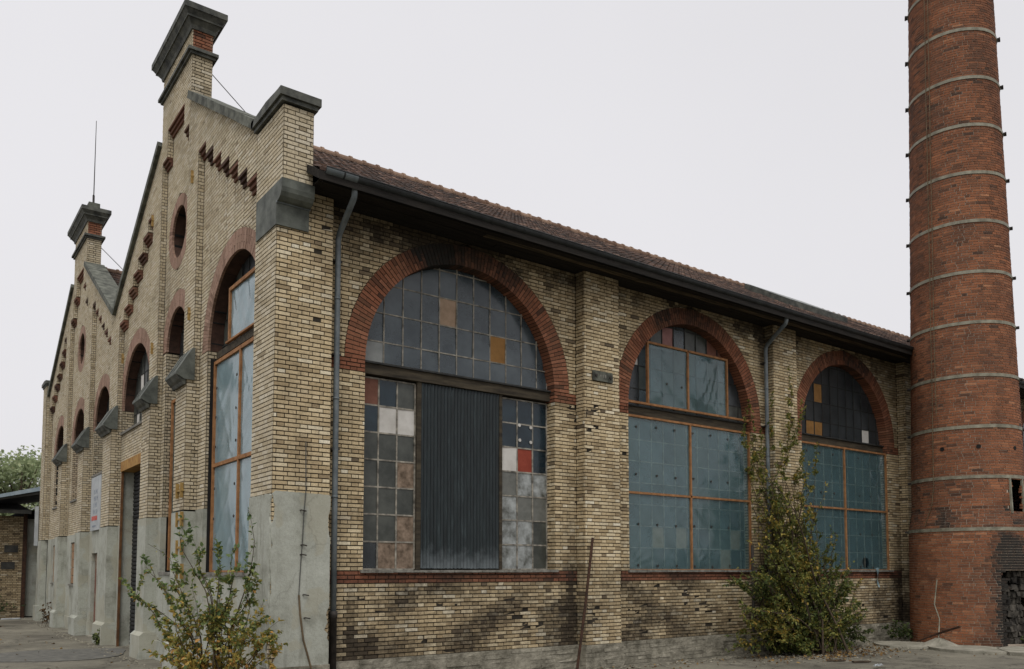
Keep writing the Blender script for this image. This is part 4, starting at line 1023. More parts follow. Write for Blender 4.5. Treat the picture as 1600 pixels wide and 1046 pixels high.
# ---- sloped lead caps on the pilasters
for (a, b) in PILS:
    w0, w1 = a - 0.05, b + 0.05
    m = MB().prism([(0.02, 5.84), (0.02, 6.50), (-0.03, 6.50), (-0.34, 5.97), (-0.34, 5.93), (-0.17, 5.84)], 'y', w0, w1)
    cp = m.build('weathering_cap', 'lead', HALL)
    m = MB(); m.prism([(-0.33, 5.925), (-0.15, 5.835), (-0.15, 5.74), (-0.19, 5.74), (-0.22, 5.80), (-0.27, 5.84)], 'y', w0 + 0.03, w1 - 0.03); m.build('nosing', 'lead_dark', cp)
    for fy in (w0 + 0.3, w0 + 0.6): MB().prism([(-0.035, 6.505), (-0.345, 5.975), (-0.352, 5.985), (-0.035, 6.52)], 'y', fy - 0.012, fy + 0.012).build('seam', 'lead', cp)
# ---- iron anchors
def rosette(px_, py_, X=0.0):
    P = onX(px_, py_, X); m = MB()
    m.tube([(X + 0.01, P[1], P[2]), (X - 0.05, P[1], P[2])], [0.05, 0.03], 8); m.box(X - 0.05, X + 0.005, P[1] - 0.02, P[1] + 0.02, P[2] - 0.15, P[2] + 0.12)
    m.build('wall_anchor', 'brass', HALL)
for q in ((302, 276), (297, 490), (239, 544), (240, 345), (193, 560)): rosette(*q)
for py_ in (767, 812, 856, 893):
    P = onX(281, py_, -0.15); m = MB()
    for dy in (-0.16, 0.16): m.box(-0.19, -0.13, P[1] + dy - 0.025, P[1] + dy + 0.025, P[2] - 0.15, P[2] + 0.15)
    m.box(-0.175, -0.13, P[1] - 0.22, P[1] + 0.22, P[2] - 0.02, P[2] + 0.02); m.build('wall_anchor', 'brass', HALL)

# ---- windows of the gable
def gwin(i, panef, cols_w=0.36, barmat='glazing_bar_dark', z_split=None):
    c, r, zs, zb = AW[i]; W = part_empty('window', HALL); n = max(2, round(2*r/cols_w))
    cols = [c - r + 2*r*k/n for k in range(n + 1)]; rows = []
    z = zb + 0.02
    while z < zs + r: rows.append(z); z += 0.5
    rows.append(zs + r)
    glazing(W, c, c - r, c + r, zb, zs + r, 0.42, cols, rows, panef, zs, r, 0.026, barmat, axis='x')
    MB().box(GP - 0.05, 0.43, c - r - 0.03 if c - r > 1 else 0.98, c + r + 0.03, zb - 0.05, zb + 0.012).build('sill', 'sill_stone', W)
    return W
rnd = random.Random(11)
V1 = gwin(0, lambda a, b: rnd.choice(['glass_dark', 'glass_green', 'glass_dark']))
FX = 0.28; t = 0.07
timber(V1, [(3.99 - t, 3.99, 2.0, 6.14 - t), (2.43 - t/2, 2.43 + t/2, 2.0, 4.02), (2.43 - t/2, 2.43 + t/2, 4.02 + t, 6.14 - t), (0.98, 3.99, 6.14 - t, 6.14), (0.98, 3.985, 4.02, 4.02 + t), (0.98, 3.99, 1.965, 2.0)], FX, 'x', 0.03)
for (a, b, z0, z1, sd_) in ((0.98, 2.43, 2.0, 4.05, 1), (2.43, 3.98, 2.0, 4.05, 2), (0.98, 2.43, 4.05, 6.1, 3), (2.43, 3.98, 4.05, 6.1, 4)): film_sheet(V1, a, b, z0, z1, FX + 0.014, 'film_pale', 'x', 0.012, sd_*3.3)
timber(V1, [(3.08, 3.08 + t, 6.40, 7.34), (0.98, 3.08 + t, 7.34, 7.34 + t), (0.98, 3.3, 6.36, 6.395)], FX, 'x', 0.03)
film_sheet(V1, 0.98, 3.1, 6.4, 7.36, FX + 0.014, 'film_pale', 'x', 0.03, 44.0)
MB().box(0.30, 0.47, 0.98, 3.99, 6.2, 6.34).build('transom_beam', 'beam_wood', V1)
fixings(V1, [(y, z) for y in (3.8, 2.6) for z in (5.6, 5.0, 4.4, 3.6, 3.0, 2.4)], FX, 'x')
V2 = gwin(1, lambda a, b: 'glass_dark', 0.42)
timber(V2, [(7.16, 7.235, 2.0, 5.9), (5.6, 5.67, 2.0, 5.9), (5.67, 7.16, 5.83, 5.9)], 0.30, 'x', 0.03); film_sheet(V2, 5.62, 7.2, 2.0, 5.85, 0.315, 'film', 'x', 0.012, 9.0)
V3 = gwin(2, lambda a, b: 'board_white' if (a, b) in ((6, 0), (5, 1), (5, 2), (2, 2), (2, 1)) else 'glass_green', 0.38)
V4 = gwin(3, lambda a, b: 'glass_dark', 0.4); V5 = gwin(4, lambda a, b: 'board_pink' if b < 4 else 'glass_pale', 0.38); V6 = gwin(5, lambda a, b: 'board_pink' if b < 4 else 'glass_pale', 0.38)
# gate with roller shutter
GT = part_empty('gate', HALL)
MB().box(0.02, 0.4, 8.75, 11.25, 4.62, 4.88).build('lintel', 'ochre_paint', GT)
for k in range(44):
    z = 0.02 + 0.105*k
    MB().prism([(0.38, z), (0.38, z + 0.1), (0.357, z + 0.085), (0.35, z + 0.05), (0.357, z + 0.015)], 'y', 8.76, 11.24).build('shutter_slat', 'shutter', GT)
MB().box(0.035, 0.09, 11.16, 11.24, 0, 4.615).build('jamb_post', 'post_paint', GT)
# side door and low windows
DR = part_empty('door', HALL); MB().box(0.212, 0.25, 14.65, 15.49, 0.031, 2.515).build('leaf', 'board_dirty', DR); MB().box(GP - 0.1, 0.5, 14.6, 15.55, -0.1, 0.03).build('step', 'concrete', DR)
for dz in (0.5, 1.5): MB().box(0.2, 0.211, 14.75, 15.38, dz - 0.2, dz + 0.55).build('panel', 'board_brown', DR)
MB().tube([(0.21, 14.72, 1.1), (0.17, 14.72, 1.1), (0.17, 14.86, 1.1)], 0.012, 6).build('handle', 'cast_iron', DR)
for (a, b) in ((18.0, 19.4), (22.0, 23.5)):
    W = part_empty('low_window', HALL)
    for k in range(5): MB().box(0.145, 0.175, a + 0.01, b - 0.01, 1.56 + 0.275*k, 1.82 + 0.275*k).build('board', 'wood_board', W)
    MB().box(GP - 0.07, 0.25, a - 0.05, b + 0.05, 1.48, 1.53).build('sill', 'sill_stone', W)
# ------------------------------------------------------------------ things on the walls
sg = thing('wall_sign', 'tall white sign board with faded grey letters and red line beside the gate', 'sign', (0.06, 14.75, 3.2))
sb = MB().box(-0.02, 0.02, -0.75, 0.75, 0.0, 1.62).build('board', 'sign_white', sg)
gm_ = MB(); rr = random.Random(4)
for k in range(4):
    z = 1.16 - 0.2*k
    for q in range(3):
        y = 0.22 - 0.22*q + rr.uniform(-.03, .03)
        gm_.box(-0.026, -0.021, y - 0.025, y + 0.025, z - 0.07, z + 0.07)
        if (k + q) % 2: gm_.box(-0.0262, -0.0212, y - 0.08, y - 0.028, z - 0.01, z + 0.03)
gm_.build('lettering', 'ink_grey', sb)
rm = MB()
for q in range(6): rm.box(-0.026, -0.021, 0.42 - 0.15*q, 0.52 - 0.15*q, 0.30, 0.43)
rm.build('red_lettering', 'ink_red', sb)
gm2 = MB()
for q in range(4): gm2.box(-0.026, -0.021, 0.3 - 0.14*q, 0.38 - 0.14*q, 0.10, 0.15)
gm2.build('small_lettering', 'ink_grey', sb)
pq = thing('wall_plaque', 'small dark cast plate with bolts fixed to the brick pier', 'plaque', (7.03, -0.005, 6.04))
pb_ = MB().prism([(-0.27, -0.105), (0.27, -0.105), (0.28, -0.09), (0.28, 0.09), (0.27, 0.105), (-0.27, 0.105), (-0.28, 0.09), (-0.28, -0.09)], 'y', -0.03, 0.005).build('plate', 'coping_stone', pq)
bm_ = MB()
for x in (-0.2, 0.2): bm_.tube([(x, -0.03, 0), (x, -0.055, 0)], 0.028, 8)
bm_.build('bolt', 'cast_iron', pq)
rl = MB()
for x in (-0.07, 0.0, 0.07): rl.box(x - 0.012, x + 0.012, -0.036, -0.031, -0.03, 0.035)
rl.build('raised_marks', 'sill_stone', pq)
# meter cabinet mark, cables on the corner pier
cb = MB(); pts = [onY(x, y, -0.035) for x, y in ((478, 690), (478, 768), (475, 800), (473, 840), (470, 880), (467, 930), (469, 960), (474, 1000), (485, 1040), (492, 1075))]
cb.tube([tuple(p) for p in pts[:6]], 0.008, 5)
c0 = tag(cb.build('wall_cable', 'wire'), 'thin dark cable clipped to the plastered corner pier', 'cable')
cb = MB().tube([tuple(p) for p in pts[5:]], 0.015, 6)
tag(cb.build('cable_conduit', 'cable_tan'), 'brown conduit curving down the plastered corner pier to the ground', 'conduit')
for (x, y, hl) in ((473, 798, 'topmost'), (474, 852, 'second'), (473, 867, 'middle'), (477, 930, 'fourth'), (479, 966, 'lowest')):
    P = onY(x, y, -0.03); tag(MB().tube([(P[0] - 0.04, -0.02, P[2]), (P[0] - 0.03, -0.055, P[2] + 0.005), (P[0] + 0.05, -0.06, P[2] - 0.01)], 0.011, 5).build('iron_hook', 'cast_iron'), f'{hl} of five rusty iron hooks down the plastered corner pier', 'hook', 'hooks in the corner pier')
# leaning iron bar
A, B = np.array([6.70, -0.05, 2.66]), np.array([5.98, -0.36, 0.0])
bar = MB().tube([tuple(B), tuple((A+B)/2 + np.array([0.015, 0, 0])), tuple(A)], 0.028, 7).build('iron_bar', 'rust'); tag(bar, 'rusty iron bar leaning against the brick pier between two windows', 'bar')
ps = MB().tube([(11.75, -0.12, 0.0), (11.75, -0.12, 2.6)], 0.035, 8).build('iron_post', 'cast_iron'); tag(ps, 'dark upright iron post beside the overgrown downpipe', 'post')

# ------------------------------------------------------------------ the chimney
CC = np.array([19.26, -1.67]); CHM = thing('chimney', 'tall round red brick factory chimney with pale steel hoops', 'chimney', (CC[0], CC[1], 0))
def cr(z):
    if z < 3.08: return 1.535 - 0.011*z
    if z < 3.62: return 1.50 - (z - 3.08)/0.54*0.092
    return 1.408 - (z - 3.62)*0.0219
CZ = 23.0
def c_open(a, z):                 # a in degrees, -180..180
    if -109.5 < a < -88 and 3.52 < z < 4.42: return True
    if -123 < a < -84 and 0.05 < z < 2.02: return True
    return False
def c_soot(a, z):
    n = vn(a*0.06, z*1.1, 2.0); n2 = vn(a*0.2, z*3, 6.0)
    s = 0.1*max(0, vn(a*0.03, z*0.5, 9)) + 0.12*max(0, n2)
    s += 1.5*math.exp(-((a + 112)/25)**2)*sstep(3.0, 2.5, z + 0.5*n)*sstep(-0.7, 0.0, n + 0.4)
    s += 0.35*math.exp(-((a - 165)/40)**2)*max(0, n) + (0.2 + 0.5*sstep(-0.3, 0.4, n2 + n) if 3.1 < z < 3.65 else 0)
    s += 0.5*math.exp(-((a + 176)/5)**2)*sstep(2.3, 1.0, z)*(0.5 + n)
    s += 0.42*max(0, vn(a*0.22, z*0.16, 31.0)) + 0.12*sstep(9, 18, z)
    return s + random.gauss(0, 0.05)
bc = Bucket(); k = 0; z = -0.02; core = MB()
HOLES = ((-142.6, 5.27), (-98.9, 5.24), (-179.0, 5.26))
ang_cam = math.degrees(math.atan2(CAM[1]-CC[1], CAM[0]-CC[0]))
while z < CZ:
    z1 = z + CH*0.98; ra, rb = cr(z), cr(z1); n = int(2*math.pi*ra/0.262); ph = (k % 2)*0.5 + 0.13*math.sin(k*1.7)
    seq = []; a = ph*2*math.pi/n; tot = 0
    while tot < 2*math.pi - 0.05:
        ln = 0.262 if random.random() < 0.72 else 0.131
        da = ln/ra
        if 2*math.pi - tot - da < 0.06: da = 2*math.pi - tot
        seq.append((a, a + da, ln)); a += da; tot += da
    g = 0.0072/ra
    for (a0, a1, ln) in seq:
        am = math.degrees((a0 + a1)/2); am = (am + 180) % 360 - 180
        if c_open(am, (z+z1)/2): continue
        o = 0.005 + abs(random.gauss(0, 0.002)); zz0, zz1 = z + 0.0072, z1 - 0.0072
        def pt(r_, a_, z_): return (r_*math.cos(a_), r_*math.sin(a_), z_)
        cs = [pt(ra+o, a0+g, zz0), pt(ra+o, a1-g, zz0), pt(rb+o, a1-g, zz1), pt(rb+o, a0+g, zz1)] + [pt(ra-.05, a0+g, zz0), pt(ra-.05, a1-g, zz0), pt(rb-.05, a1-g, zz1), pt(rb-.05, a0+g, zz1)]
        dk = 0.18 if z > 9 else 0
        tn = min(1, max(0, random.gauss(0.55 + (0.12 if z < 3.08 else 0) - 0.12*sstep(6, 14, z), 0.16) + (0.3 if random.random() < 0.03 else 0) - (0.28 if random.random() < 0.05 else 0)))
        vis = abs((am - ang_cam + 180) % 360 - 180) < 60
        bc.rec.append((cs, tn, min(1, max(0, c_soot(am, z))), ln > 0.2, vis))
    z = z1; k += 1
shaft = part_empty('shaft', CHM)
M, zs_ = 96, np.concatenate([np.arange(0, 5.0, 0.1), np.arange(5.0, CZ + .5, 0.5)])
for j in range(len(zs_) - 1):
    za, zb = zs_[j], zs_[j+1]; zb_ = min(zb, CZ)
    for i in range(M):
        a0, a1 = 2*math.pi*i/M, 2*math.pi*(i+1)/M; am = (math.degrees((a0+a1)/2) + 180) % 360 - 180
        if c_open(am, (za+zb)/2) or c_open(am - 4.5, (za+zb)/2) or c_open(am + 4.5, (za+zb)/2): continue
        if 4.95 < za < 5.55 and False: continue
        r0, r1 = cr(za) - 0.0085, cr(zb) - 0.0085
        core.add([(r0*math.cos(a0), r0*math.sin(a0), za), (r0*math.cos(a1), r0*math.sin(a1), za), (r1*math.cos(a1), r1*math.sin(a1), zb), (r1*math.cos(a0), r1*math.sin(a0), zb)], [(0, 1, 2, 3)])
core.build('mortar', 'mortar_light', shaft)
# individual bricks: positions are relative to the chimney base
recs = [((np.array(r[0]) + np.array([CC[0], CC[1], 0])).tolist(),) + tuple(r[1:]) for r in bc.rec]; bc.rec = recs
pick_bricks(bc, 300, 'brick', 'chimney_brick', shaft)
for o in shaft.children:
    if o.name.startswith('brick'): o.location = (o.location[0] - CC[0], o.location[1] - CC[1], o.location[2])
bc.rec = [((np.array(r[0]) - np.array([CC[0], CC[1], 0])).tolist(),) + tuple(r[1:]) for r in bc.rec]
kind(hex_mesh('brickwork', bc.rec, 'chimney_brick', shaft), 'stuff')
def cyl(r0, r1, z0, z1, n=48, flip=False):
    m = MB(); vs = [(r*math.cos(2*math.pi*i/n), r*math.sin(2*math.pi*i/n), z) for r, z in ((r0, z0), (r1, z1)) for i in range(n)]
    fs = [(i, (i+1) % n, n+(i+1) % n, n+i) for i in range(n)]
    return m.add(vs, fs)
cyl(1.16, 0.7, 0, CZ).build('flue_lining', 'dark_inside', CHM)
m = MB(); m.tube([(0, 0, CZ - 0.6), (0, 0, CZ - 0.59), (0, 0, CZ), (0, 0, CZ + 0.25)], [1.0, 1.14, 1.22, 1.2], 40); m.build('head', 'red_brick', CHM, False, True)
# steel hoops with clamps
for hz in (3.08, 4.47, 5.81, 7.19, 8.63, 10.02, 11.43, 12.79, 14.14, 15.5, 16.9, 18.3, 19.7, 21.1):
    h = 0.043; ro = max(cr(hz - h), cr(hz + h)) + 0.020; n = 72; m = MB(); vs = []
    for i in range(n):
        a = 2*math.pi*i/n; jz = 0.008*vn(math.cos(a)*2, math.sin(a)*2, hz)
        for (r_, dz) in ((ro - 0.02, -h), (ro, -h), (ro, h), (ro - 0.02, h)): vs.append((r_*math.cos(a), r_*math.sin(a), hz + dz + jz))
    fs = [(4*i+q, 4*((i+1) % n)+q, 4*((i+1) % n)+(q+1) % 4, 4*i+(q+1) % 4) for i in range(n) for q in range(4)]
    hp = m.add(vs, fs).build('hoop', 'hoop_steel', CHM)
    for a in (R(119), R(-69)):
        c_, s_ = math.cos(a), math.sin(a); m = MB()
        for d in (-0.05, 0.05):
            p0 = (ro*c_ - d*s_, ro*s_ + d*c_); q0 = ((ro + .075)*c_ - d*s_, (ro + .075)*s_ + d*c_)
            m.tube([(p0[0], p0[1], hz), (q0[0], q0[1], hz)], 0.034, 4)
        m.tube([((ro+.06)*c_ + .1*s_, (ro+.06)*s_ - .1*c_, hz), ((ro+.06)*c_ - .1*s_, (ro+.06)*s_ + .1*c_, hz)], 0.02, 6)
        m.build('clamp', 'cast_iron', hp)
for (dg, zlo) in ((171.0, 3.15), (174.5, 5.3)):
    a = R(dg); pts = []
    z = CZ
    while z > zlo + 0.6: pts.append(((cr(z)+.035)*math.cos(a), (cr(z)+.035)*math.sin(a), z)); z -= 0.7; a += random.gauss(0, 0.004)
    if zlo < 4:
        a2 = a
        for zz, da in ((4.2, -0.0), (3.8, -0.03), (3.5, -0.1), (3.2, -0.16)): pts.append(((cr(zz)+.04)*math.cos(a2+da), (cr(zz)+.04)*math.sin(a2+da), zz))
    MB().tube(pts, 0.011, 5).build('lightning_cable', 'cable_tan', CHM)
# rubble infill in the broken opening, frame of the upper hatch
rb = MB(); rr = random.Random(3)
for j in range(11):
    for i in range(8):
        a = R(-122 + 37*(i + 0.5*(j % 2))/8); z = 0.08 + 0.175*j; r_ = 1.30 + rr.uniform(-0.07, 0.07)
        if j > 9 and i < 3 or rr.random() < 0.12: continue
        c_, s_ = math.cos(a), math.sin(a); hw = 0.055 + rr.uniform(0, 0.02)
        P = lambda dr, dt, dz: ((r_ + dr)*c_ - dt*s_ + rr.uniform(-.035, .035), (r_ + dr)*s_ + dt*c_ + rr.uniform(-.035, .035), z + dz + rr.uniform(-.04, .03))
        rb.hexa([P(0, -hw, 0), P(0, hw, 0), P(0, hw, .15), P(0, -hw, .15), P(-.12, -hw, 0), P(-.12, hw, 0), P(-.12, hw, .15), P(-.12, -hw, .15)])
kind(rb.build('rubble_infill', 'sooty_stone', CHM), 'stuff')
for (ha, hz_) in HOLES:
    a = R(ha); rr0 = cr(hz_); MB().tube([((rr0 - .05)*math.cos(a), (rr0 - .05)*math.sin(a), hz_), ((rr0 + .012)*math.cos(a), (rr0 + .012)*math.sin(a), hz_)], 0.058, 10).build('hole_shade_disc', 'dark_inside', CHM)  # near-black disc on the brick face, standing in for a putlog hole's inner shade
fr = MB()
for dg in (-110, -88):
    a = R(dg); fr.tube([((cr(3.5)+.0)*math.cos(a), (cr(3.5)+.0)*math.sin(a), 3.5), (cr(4.45)*math.cos(a), cr(4.45)*math.sin(a), 4.45)], 0.04, 4)
fr.build('hatch_frame', 'hoop_steel', CHM)
# ------------------------------------------------------------------ vegetation
def unit(v): return v/np.maximum(np.linalg.norm(v, axis=-1, keepdims=True), 1e-9)
def leaf_mesh(name, pos, dirs, size, tint, mat, parent, width=0.42, curl=0.25):
    n = len(pos); d = unit(dirs); up = np.tile([0, 0, 1.0], (n, 1)) + rng.normal(0, 0.55, (n, 3))
    s = unit(np.cross(d, up)); u = unit(np.cross(s, d)); L = size[:, None]; w = L*width
    fold = rng.uniform(0.1, 0.5, (n, 1))*w
    base = pos; tip = pos + d*L - u*L*curl
    l1 = pos + d*L*0.32 + s*w*0.85 + u*fold; r1 = pos + d*L*0.32 - s*w*0.85 + u*fold
    l2 = pos + d*L*0.70 + s*w*0.62 + u*(fold*0.6 - L*curl*0.4); r2 = pos + d*L*0.70 - s*w*0.62 + u*(fold*0.6 - L*curl*0.4)
    V = np.stack([base, l1, l2, tip, r2, r1], 1).reshape(-1, 3)
    F = (np.array([(0, 3, 2, 1), (0, 5, 4, 3)])[None] + 6*np.arange(n)[:, None, None]).reshape(-1, 4)
    return kind(np_mesh(name, V, F, np.repeat(tint, 6), None, mat, parent), 'stuff')
def curve(a, b, sag, n=9, wob=0.05, seed=0.0, bow=None):
    a, b = np.asarray(a, float), np.asarray(b, float); d = b - a; out = []
    for k in range(n):
        t = k/(n-1); p = a + d*t; hor = math.sin(math.pi*t)
        p = p + np.array([0, 0, 1.0])*sag*hor
        p = p + wob*np.array([vn(t*3, seed, 1.0), vn(t*3, seed, 2.0), 0.5*vn(t*3, seed, 3.0)])*min(1, 3*t)
        out.append(p)
    return np.array(out)
def plant(name, label, cat, base, tips, leafmat, leaf_n, leaf_s, tintf, r0, sag=0.25, twigs=3, twig_len=0.25, t_start=0.3, root_spread=0.12, width=0.42, group=None):
    base = np.asarray(base, float)
    T = thing(name, label, cat, tuple(base), group); sm = MB(); P, D, SZ, TI = [], [], [], []
    for q, tp in enumerate(tips):
        b0 = np.array([rng.normal(0, root_spread), rng.normal(0, root_spread), -0.03]); tp = np.asarray(tp) - base
        L = np.linalg.norm(tp - b0); c = curve(b0, tp, sag*L*rng.uniform(0.3, 1.0), 10, 0.09*L, q*3.7)
        rr_ = r0*rng.uniform(0.6, 1.1)*(0.5 + 0.5*L/2)
        sm.tube([tuple(p) for p in c], [max(0.0025, rr_*(1 - 0.88*k/9)) for k in range(10)], 5, False)
        lines = [c]
        for _ in range(twigs):
            t = rng.uniform(t_start, 0.95); i = int(t*8); p0 = c[i] + (c[i+1]-c[i])*(t*8 - i)
            dr = unit((c[i+1]-c[i]) + rng.normal(0, 0.6, 3)*np.linalg.norm(c[i+1]-c[i])*1.0)
            e = p0 + dr*twig_len*rng.uniform(0.5, 1.4); tw = curve(p0, e, 0.02, 5, 0.03, q + 9.1*_)
            if e[2] < 0.05: continue
            sm.tube([tuple(p) for p in tw], [max(0.002, rr_*0.3*(1 - 0.6*k/4)) for k in range(5)], 4, False); lines.append(tw)
        for li, ln in enumerate(lines):
            n_ = leaf_n if li == 0 else max(3, int(leaf_n*0.6)); m_ = len(ln) - 1
            for _ in range(n_):
                t = rng.uniform(t_start if li == 0 else 0.15, 1.0)**0.85*m_; i = min(int(t), m_ - 1); p = ln[i] + (ln[i+1]-ln[i])*(t - i)
                ax = unit(ln[i+1]-ln[i]); dr = ax*0.45 + rng.normal(0, 0.62, 3); dr[2] -= 0.12
                p = p + rng.normal(0, 0.012, 3)
                if p[2] < 0.03: continue
                P.append(p); D.append(dr); SZ.append(leaf_s*rng.uniform(0.55, 1.3)); TI.append(tintf(p + base))
    sm.build('stem', 'bark', T, True)
    leaf_mesh('foliage', np.array(P), np.array(D), np.array(SZ), np.clip(np.array(TI), 0, 1), leafmat, T, width)
    return T
# shrub at the foot of the gable, by the corner pier
r_ = ray(338, 1109); sb_ = CAM + r_*(-2.0/r_[2]); dsh = depth_of(sb_)
tip_px = [(192, 903), (203, 922), (222, 880), (233, 848), (246, 905), (262, 870), (286, 812), (296, 838), (318, 855), (330, 850), (344, 880), (372, 850), (392, 798), (396, 850), (398, 895), (384, 905),
          (418, 962), (436, 968), (440, 985), (410, 940), (300, 905), (272, 950), (252, 985), (228, 1015), (240, 1000), (335, 930), (362, 925), (410, 1005), (432, 1012), (350, 955), (300, 985), (325, 965), (280, 1010), (380, 980), (262, 1025),
          (345, 1010), (310, 1030), (370, 1030), (395, 1040), (290, 1046), (400, 985), (250, 1046), (420, 1046), (335, 1046)]
tips = [at_depth(x, y, dsh + rng.uniform(-0.45, 0.35)) for x, y in tip_px]
def tint_a(p):
    f = 0.90 - 0.28*p[2] + rng.normal(0, 0.19); return min(1, max(0.05, f))
plant('autumn_shrub', 'leafy shrub turning yellow growing at the foot of the plastered corner pier', 'shrub', sb_, tips, 'leaf_shrub', 40, 0.066, tint_a, 0.015, 0.18, 4, 0.26, 0.25, 0.10, 0.40)
# dense bush in front of the third pier
env = [(690, 1180, 1238), (740, 1172, 1250), (790, 1170, 1275), (840, 1165, 1305), (880, 1158, 1325), (920, 1150, 1342), (960, 1142, 1350), (1000, 1134, 1352), (1022, 1130, 1348)]
def env_at(y):
    for (y0, a0, b0), (y1, a1, b1) in zip(env, env[1:]):
        if y0 <= y <= y1: t = (y - y0)/(y1 - y0); return a0 + (a1-a0)*t, b0 + (b1-b0)*t
    return env[-1][1:]
tips = []
for k in range(170):
    y = 690 + 330*rng.uniform(0, 1)**0.62; a, b = env_at(y); x = rng.uniform(a, b)
    Yd = rng.uniform(-1.35, -0.12) if y > 800 else rng.uniform(-0.6, -0.1)
    tips.append(onY(x, y, Yd))
for x, y in ((1296, 822), (1308, 838), (1338, 905), (1355, 900), (1350, 985), (1362, 988), (1285, 755), (1262, 720), (1150, 885), (1140, 905), (1132, 915), (1128, 1020), (1135, 1000), (1310, 870), (1345, 940), (1352, 960), (1340, 1005), (1330, 1015), (1358, 1000), (1325, 930), (1338, 965), (1318, 990), (1350, 1010), (1300, 900), (1322, 905), (1330, 880)): tips.append(onY(x, y, rng.uniform(-1.1, -0.5)))
tips = [t for t in tips if t[2] > 0.06]
def tint_b(p):
    return 0.42 + 0.36*vn(p[0]*0.9, p[2]*0.9, 4.0) + 0.10*(-p[1]) + 0.07*(p[2] - 1.6) + rng.normal(0, 0.17) + (0.3 if rng.uniform() < 0.05 else 0)
plant('dense_bush', 'dense green and yellow bush overgrowing the brick pier beside a window', 'bush', (13.25, -0.55, 0.0), tips, 'leaf_dense', 36, 0.076, tint_b, 0.022, 0.10, 6, 0.34, 0.28, 0.30, 0.36)
# thin climber on the pier and pipe above the bush
tips = [onY(x, y, yv) for x, y, yv in ((1232, 572, -0.12), (1225, 590, -0.1), (1165, 628, -0.02), (1172, 622, -0.03), (1205, 620, -0.06), (1240, 632, -0.12), (1258, 640, -0.14), (1228, 645, -0.12), (1245, 655, -0.13), (1185, 670, 0.02), (1175, 690, 0.05), (1260, 700, -0.12), (1275, 695, -0.1), (1190, 700, -0.02), (1220, 690, -0.1), (1240, 700, -0.12))]
plant('wall_climber', 'thin leafy climber spreading over the brick pier above the dense bush', 'climber', (12.78, -0.06, 0.0), tips, 'leaf_dense', 50, 0.08, lambda p: 0.6 + rng.normal(0, 0.16), 0.010, 0.01, 3, 0.22, 0.82, 0.03, 0.36)
# weeds
def weed(label, x, y, h, n, seed, mat='leaf_dense', tb=0.35, spread=0.25, name='weed'):
    tips = [np.array([x + rng.normal(0, spread), y + rng.normal(0, spread), h*rng.uniform(0.5, 1.0)]) for _ in range(n)]
    plant(name, label, 'weed', (x, y, 0), tips, mat, 9, 0.08, lambda p: tb + rng.normal(0, 0.14), 0.006, 0.15, 2, 0.15, 0.2, 0.05)
weed('low green weeds in the corner between the chimney and the side wall', 18.05, -0.35, 0.55, 16, 1, tb=0.15)
weed('small tuft of green weed beside the gate post', -0.3, 12.0, 0.3, 7, 2, tb=0.3, spread=0.12)
weed('dry brown weed against the far plastered pilaster', -0.35, 21.2, 0.9, 9, 3, 'leaf_litter', 0.3, 0.22)
weed('dark green weeds in front of the low brick shed', -1.7, 27.2, 1.1, 34, 4, tb=0.12, spread=0.55)
weed('dark weeds under the sooty chimney opening', 18.5, -3.45, 0.3, 6, 5, tb=0.2, spread=0.12)
# fallen leaves
def scatter(cx, cy, sx, sy, n):
    p = np.stack([rng.normal(cx, sx, n), rng.normal(cy, sy, n), rng.uniform(0.022, 0.034, n)], 1)
    return p[(p[:, 1] < -0.05) | (p[:, 0] < -0.35)]
pp = np.concatenate([scatter(13.3, -1.5, 1.3, 0.35, 420), scatter(15.3, -0.9, 0.8, 0.3, 90), scatter(-1.0, 0.2, 0.9, 1.2, 160), scatter(9, -0.5, 4.0, 0.4, 160), scatter(17.0, -2.5, 1.5, 1.2, 60), scatter(-2.0, 12, 1.6, 6.0, 90)])
fl = leaf_mesh('fallen_leaves', pp, np.concatenate([rng.normal(0, 1, (len(pp), 2)), rng.normal(0, 0.06, (len(pp), 1))], 1), rng.uniform(0.04, 0.09, len(pp)), rng.uniform(0, 1, len(pp)), 'leaf_litter', None, 0.42, 0.1)
tag(fl, 'fallen brown and yellow leaves scattered on the asphalt along the walls', 'leaves')
gp_ = np.concatenate([scatter(13, -0.25, 5.5, 0.16, 900), scatter(17.2, -1.6, 0.5, 1.2, 350), scatter(-0.42, 13, 0.12, 6.5, 500), scatter(13.5, -1.2, 1.6, 0.5, 350)])
gp_[:, 2] = 0.012; ng = len(gp_); sz = rng.uniform(0.008, 0.028, (ng, 1, 1))
ob = np.array([(-1,-1,0),(1,-1,0),(1,1,0),(-1,1,0),(-.6,-.6,.9),(.6,-.6,.8),(.6,.6,.9),(-.6,.6,.7)], float)[None]*sz*rng.uniform(0.6, 1.3, (ng, 8, 3)) + gp_[:, None, :]
gv_ = kind(np_mesh('gravel', ob.reshape(-1, 3), (np.array([(4,5,6,7),(0,1,5,4),(1,2,6,5),(2,3,7,6),(3,0,4,7)])[None] + 8*np.arange(ng)[:, None, None]).reshape(-1, 4), None, None, 'plinth_stone', None), 'stuff')
tag(gv_, 'loose crumbs of brick and gravel gathered along the wall foot', 'gravel')
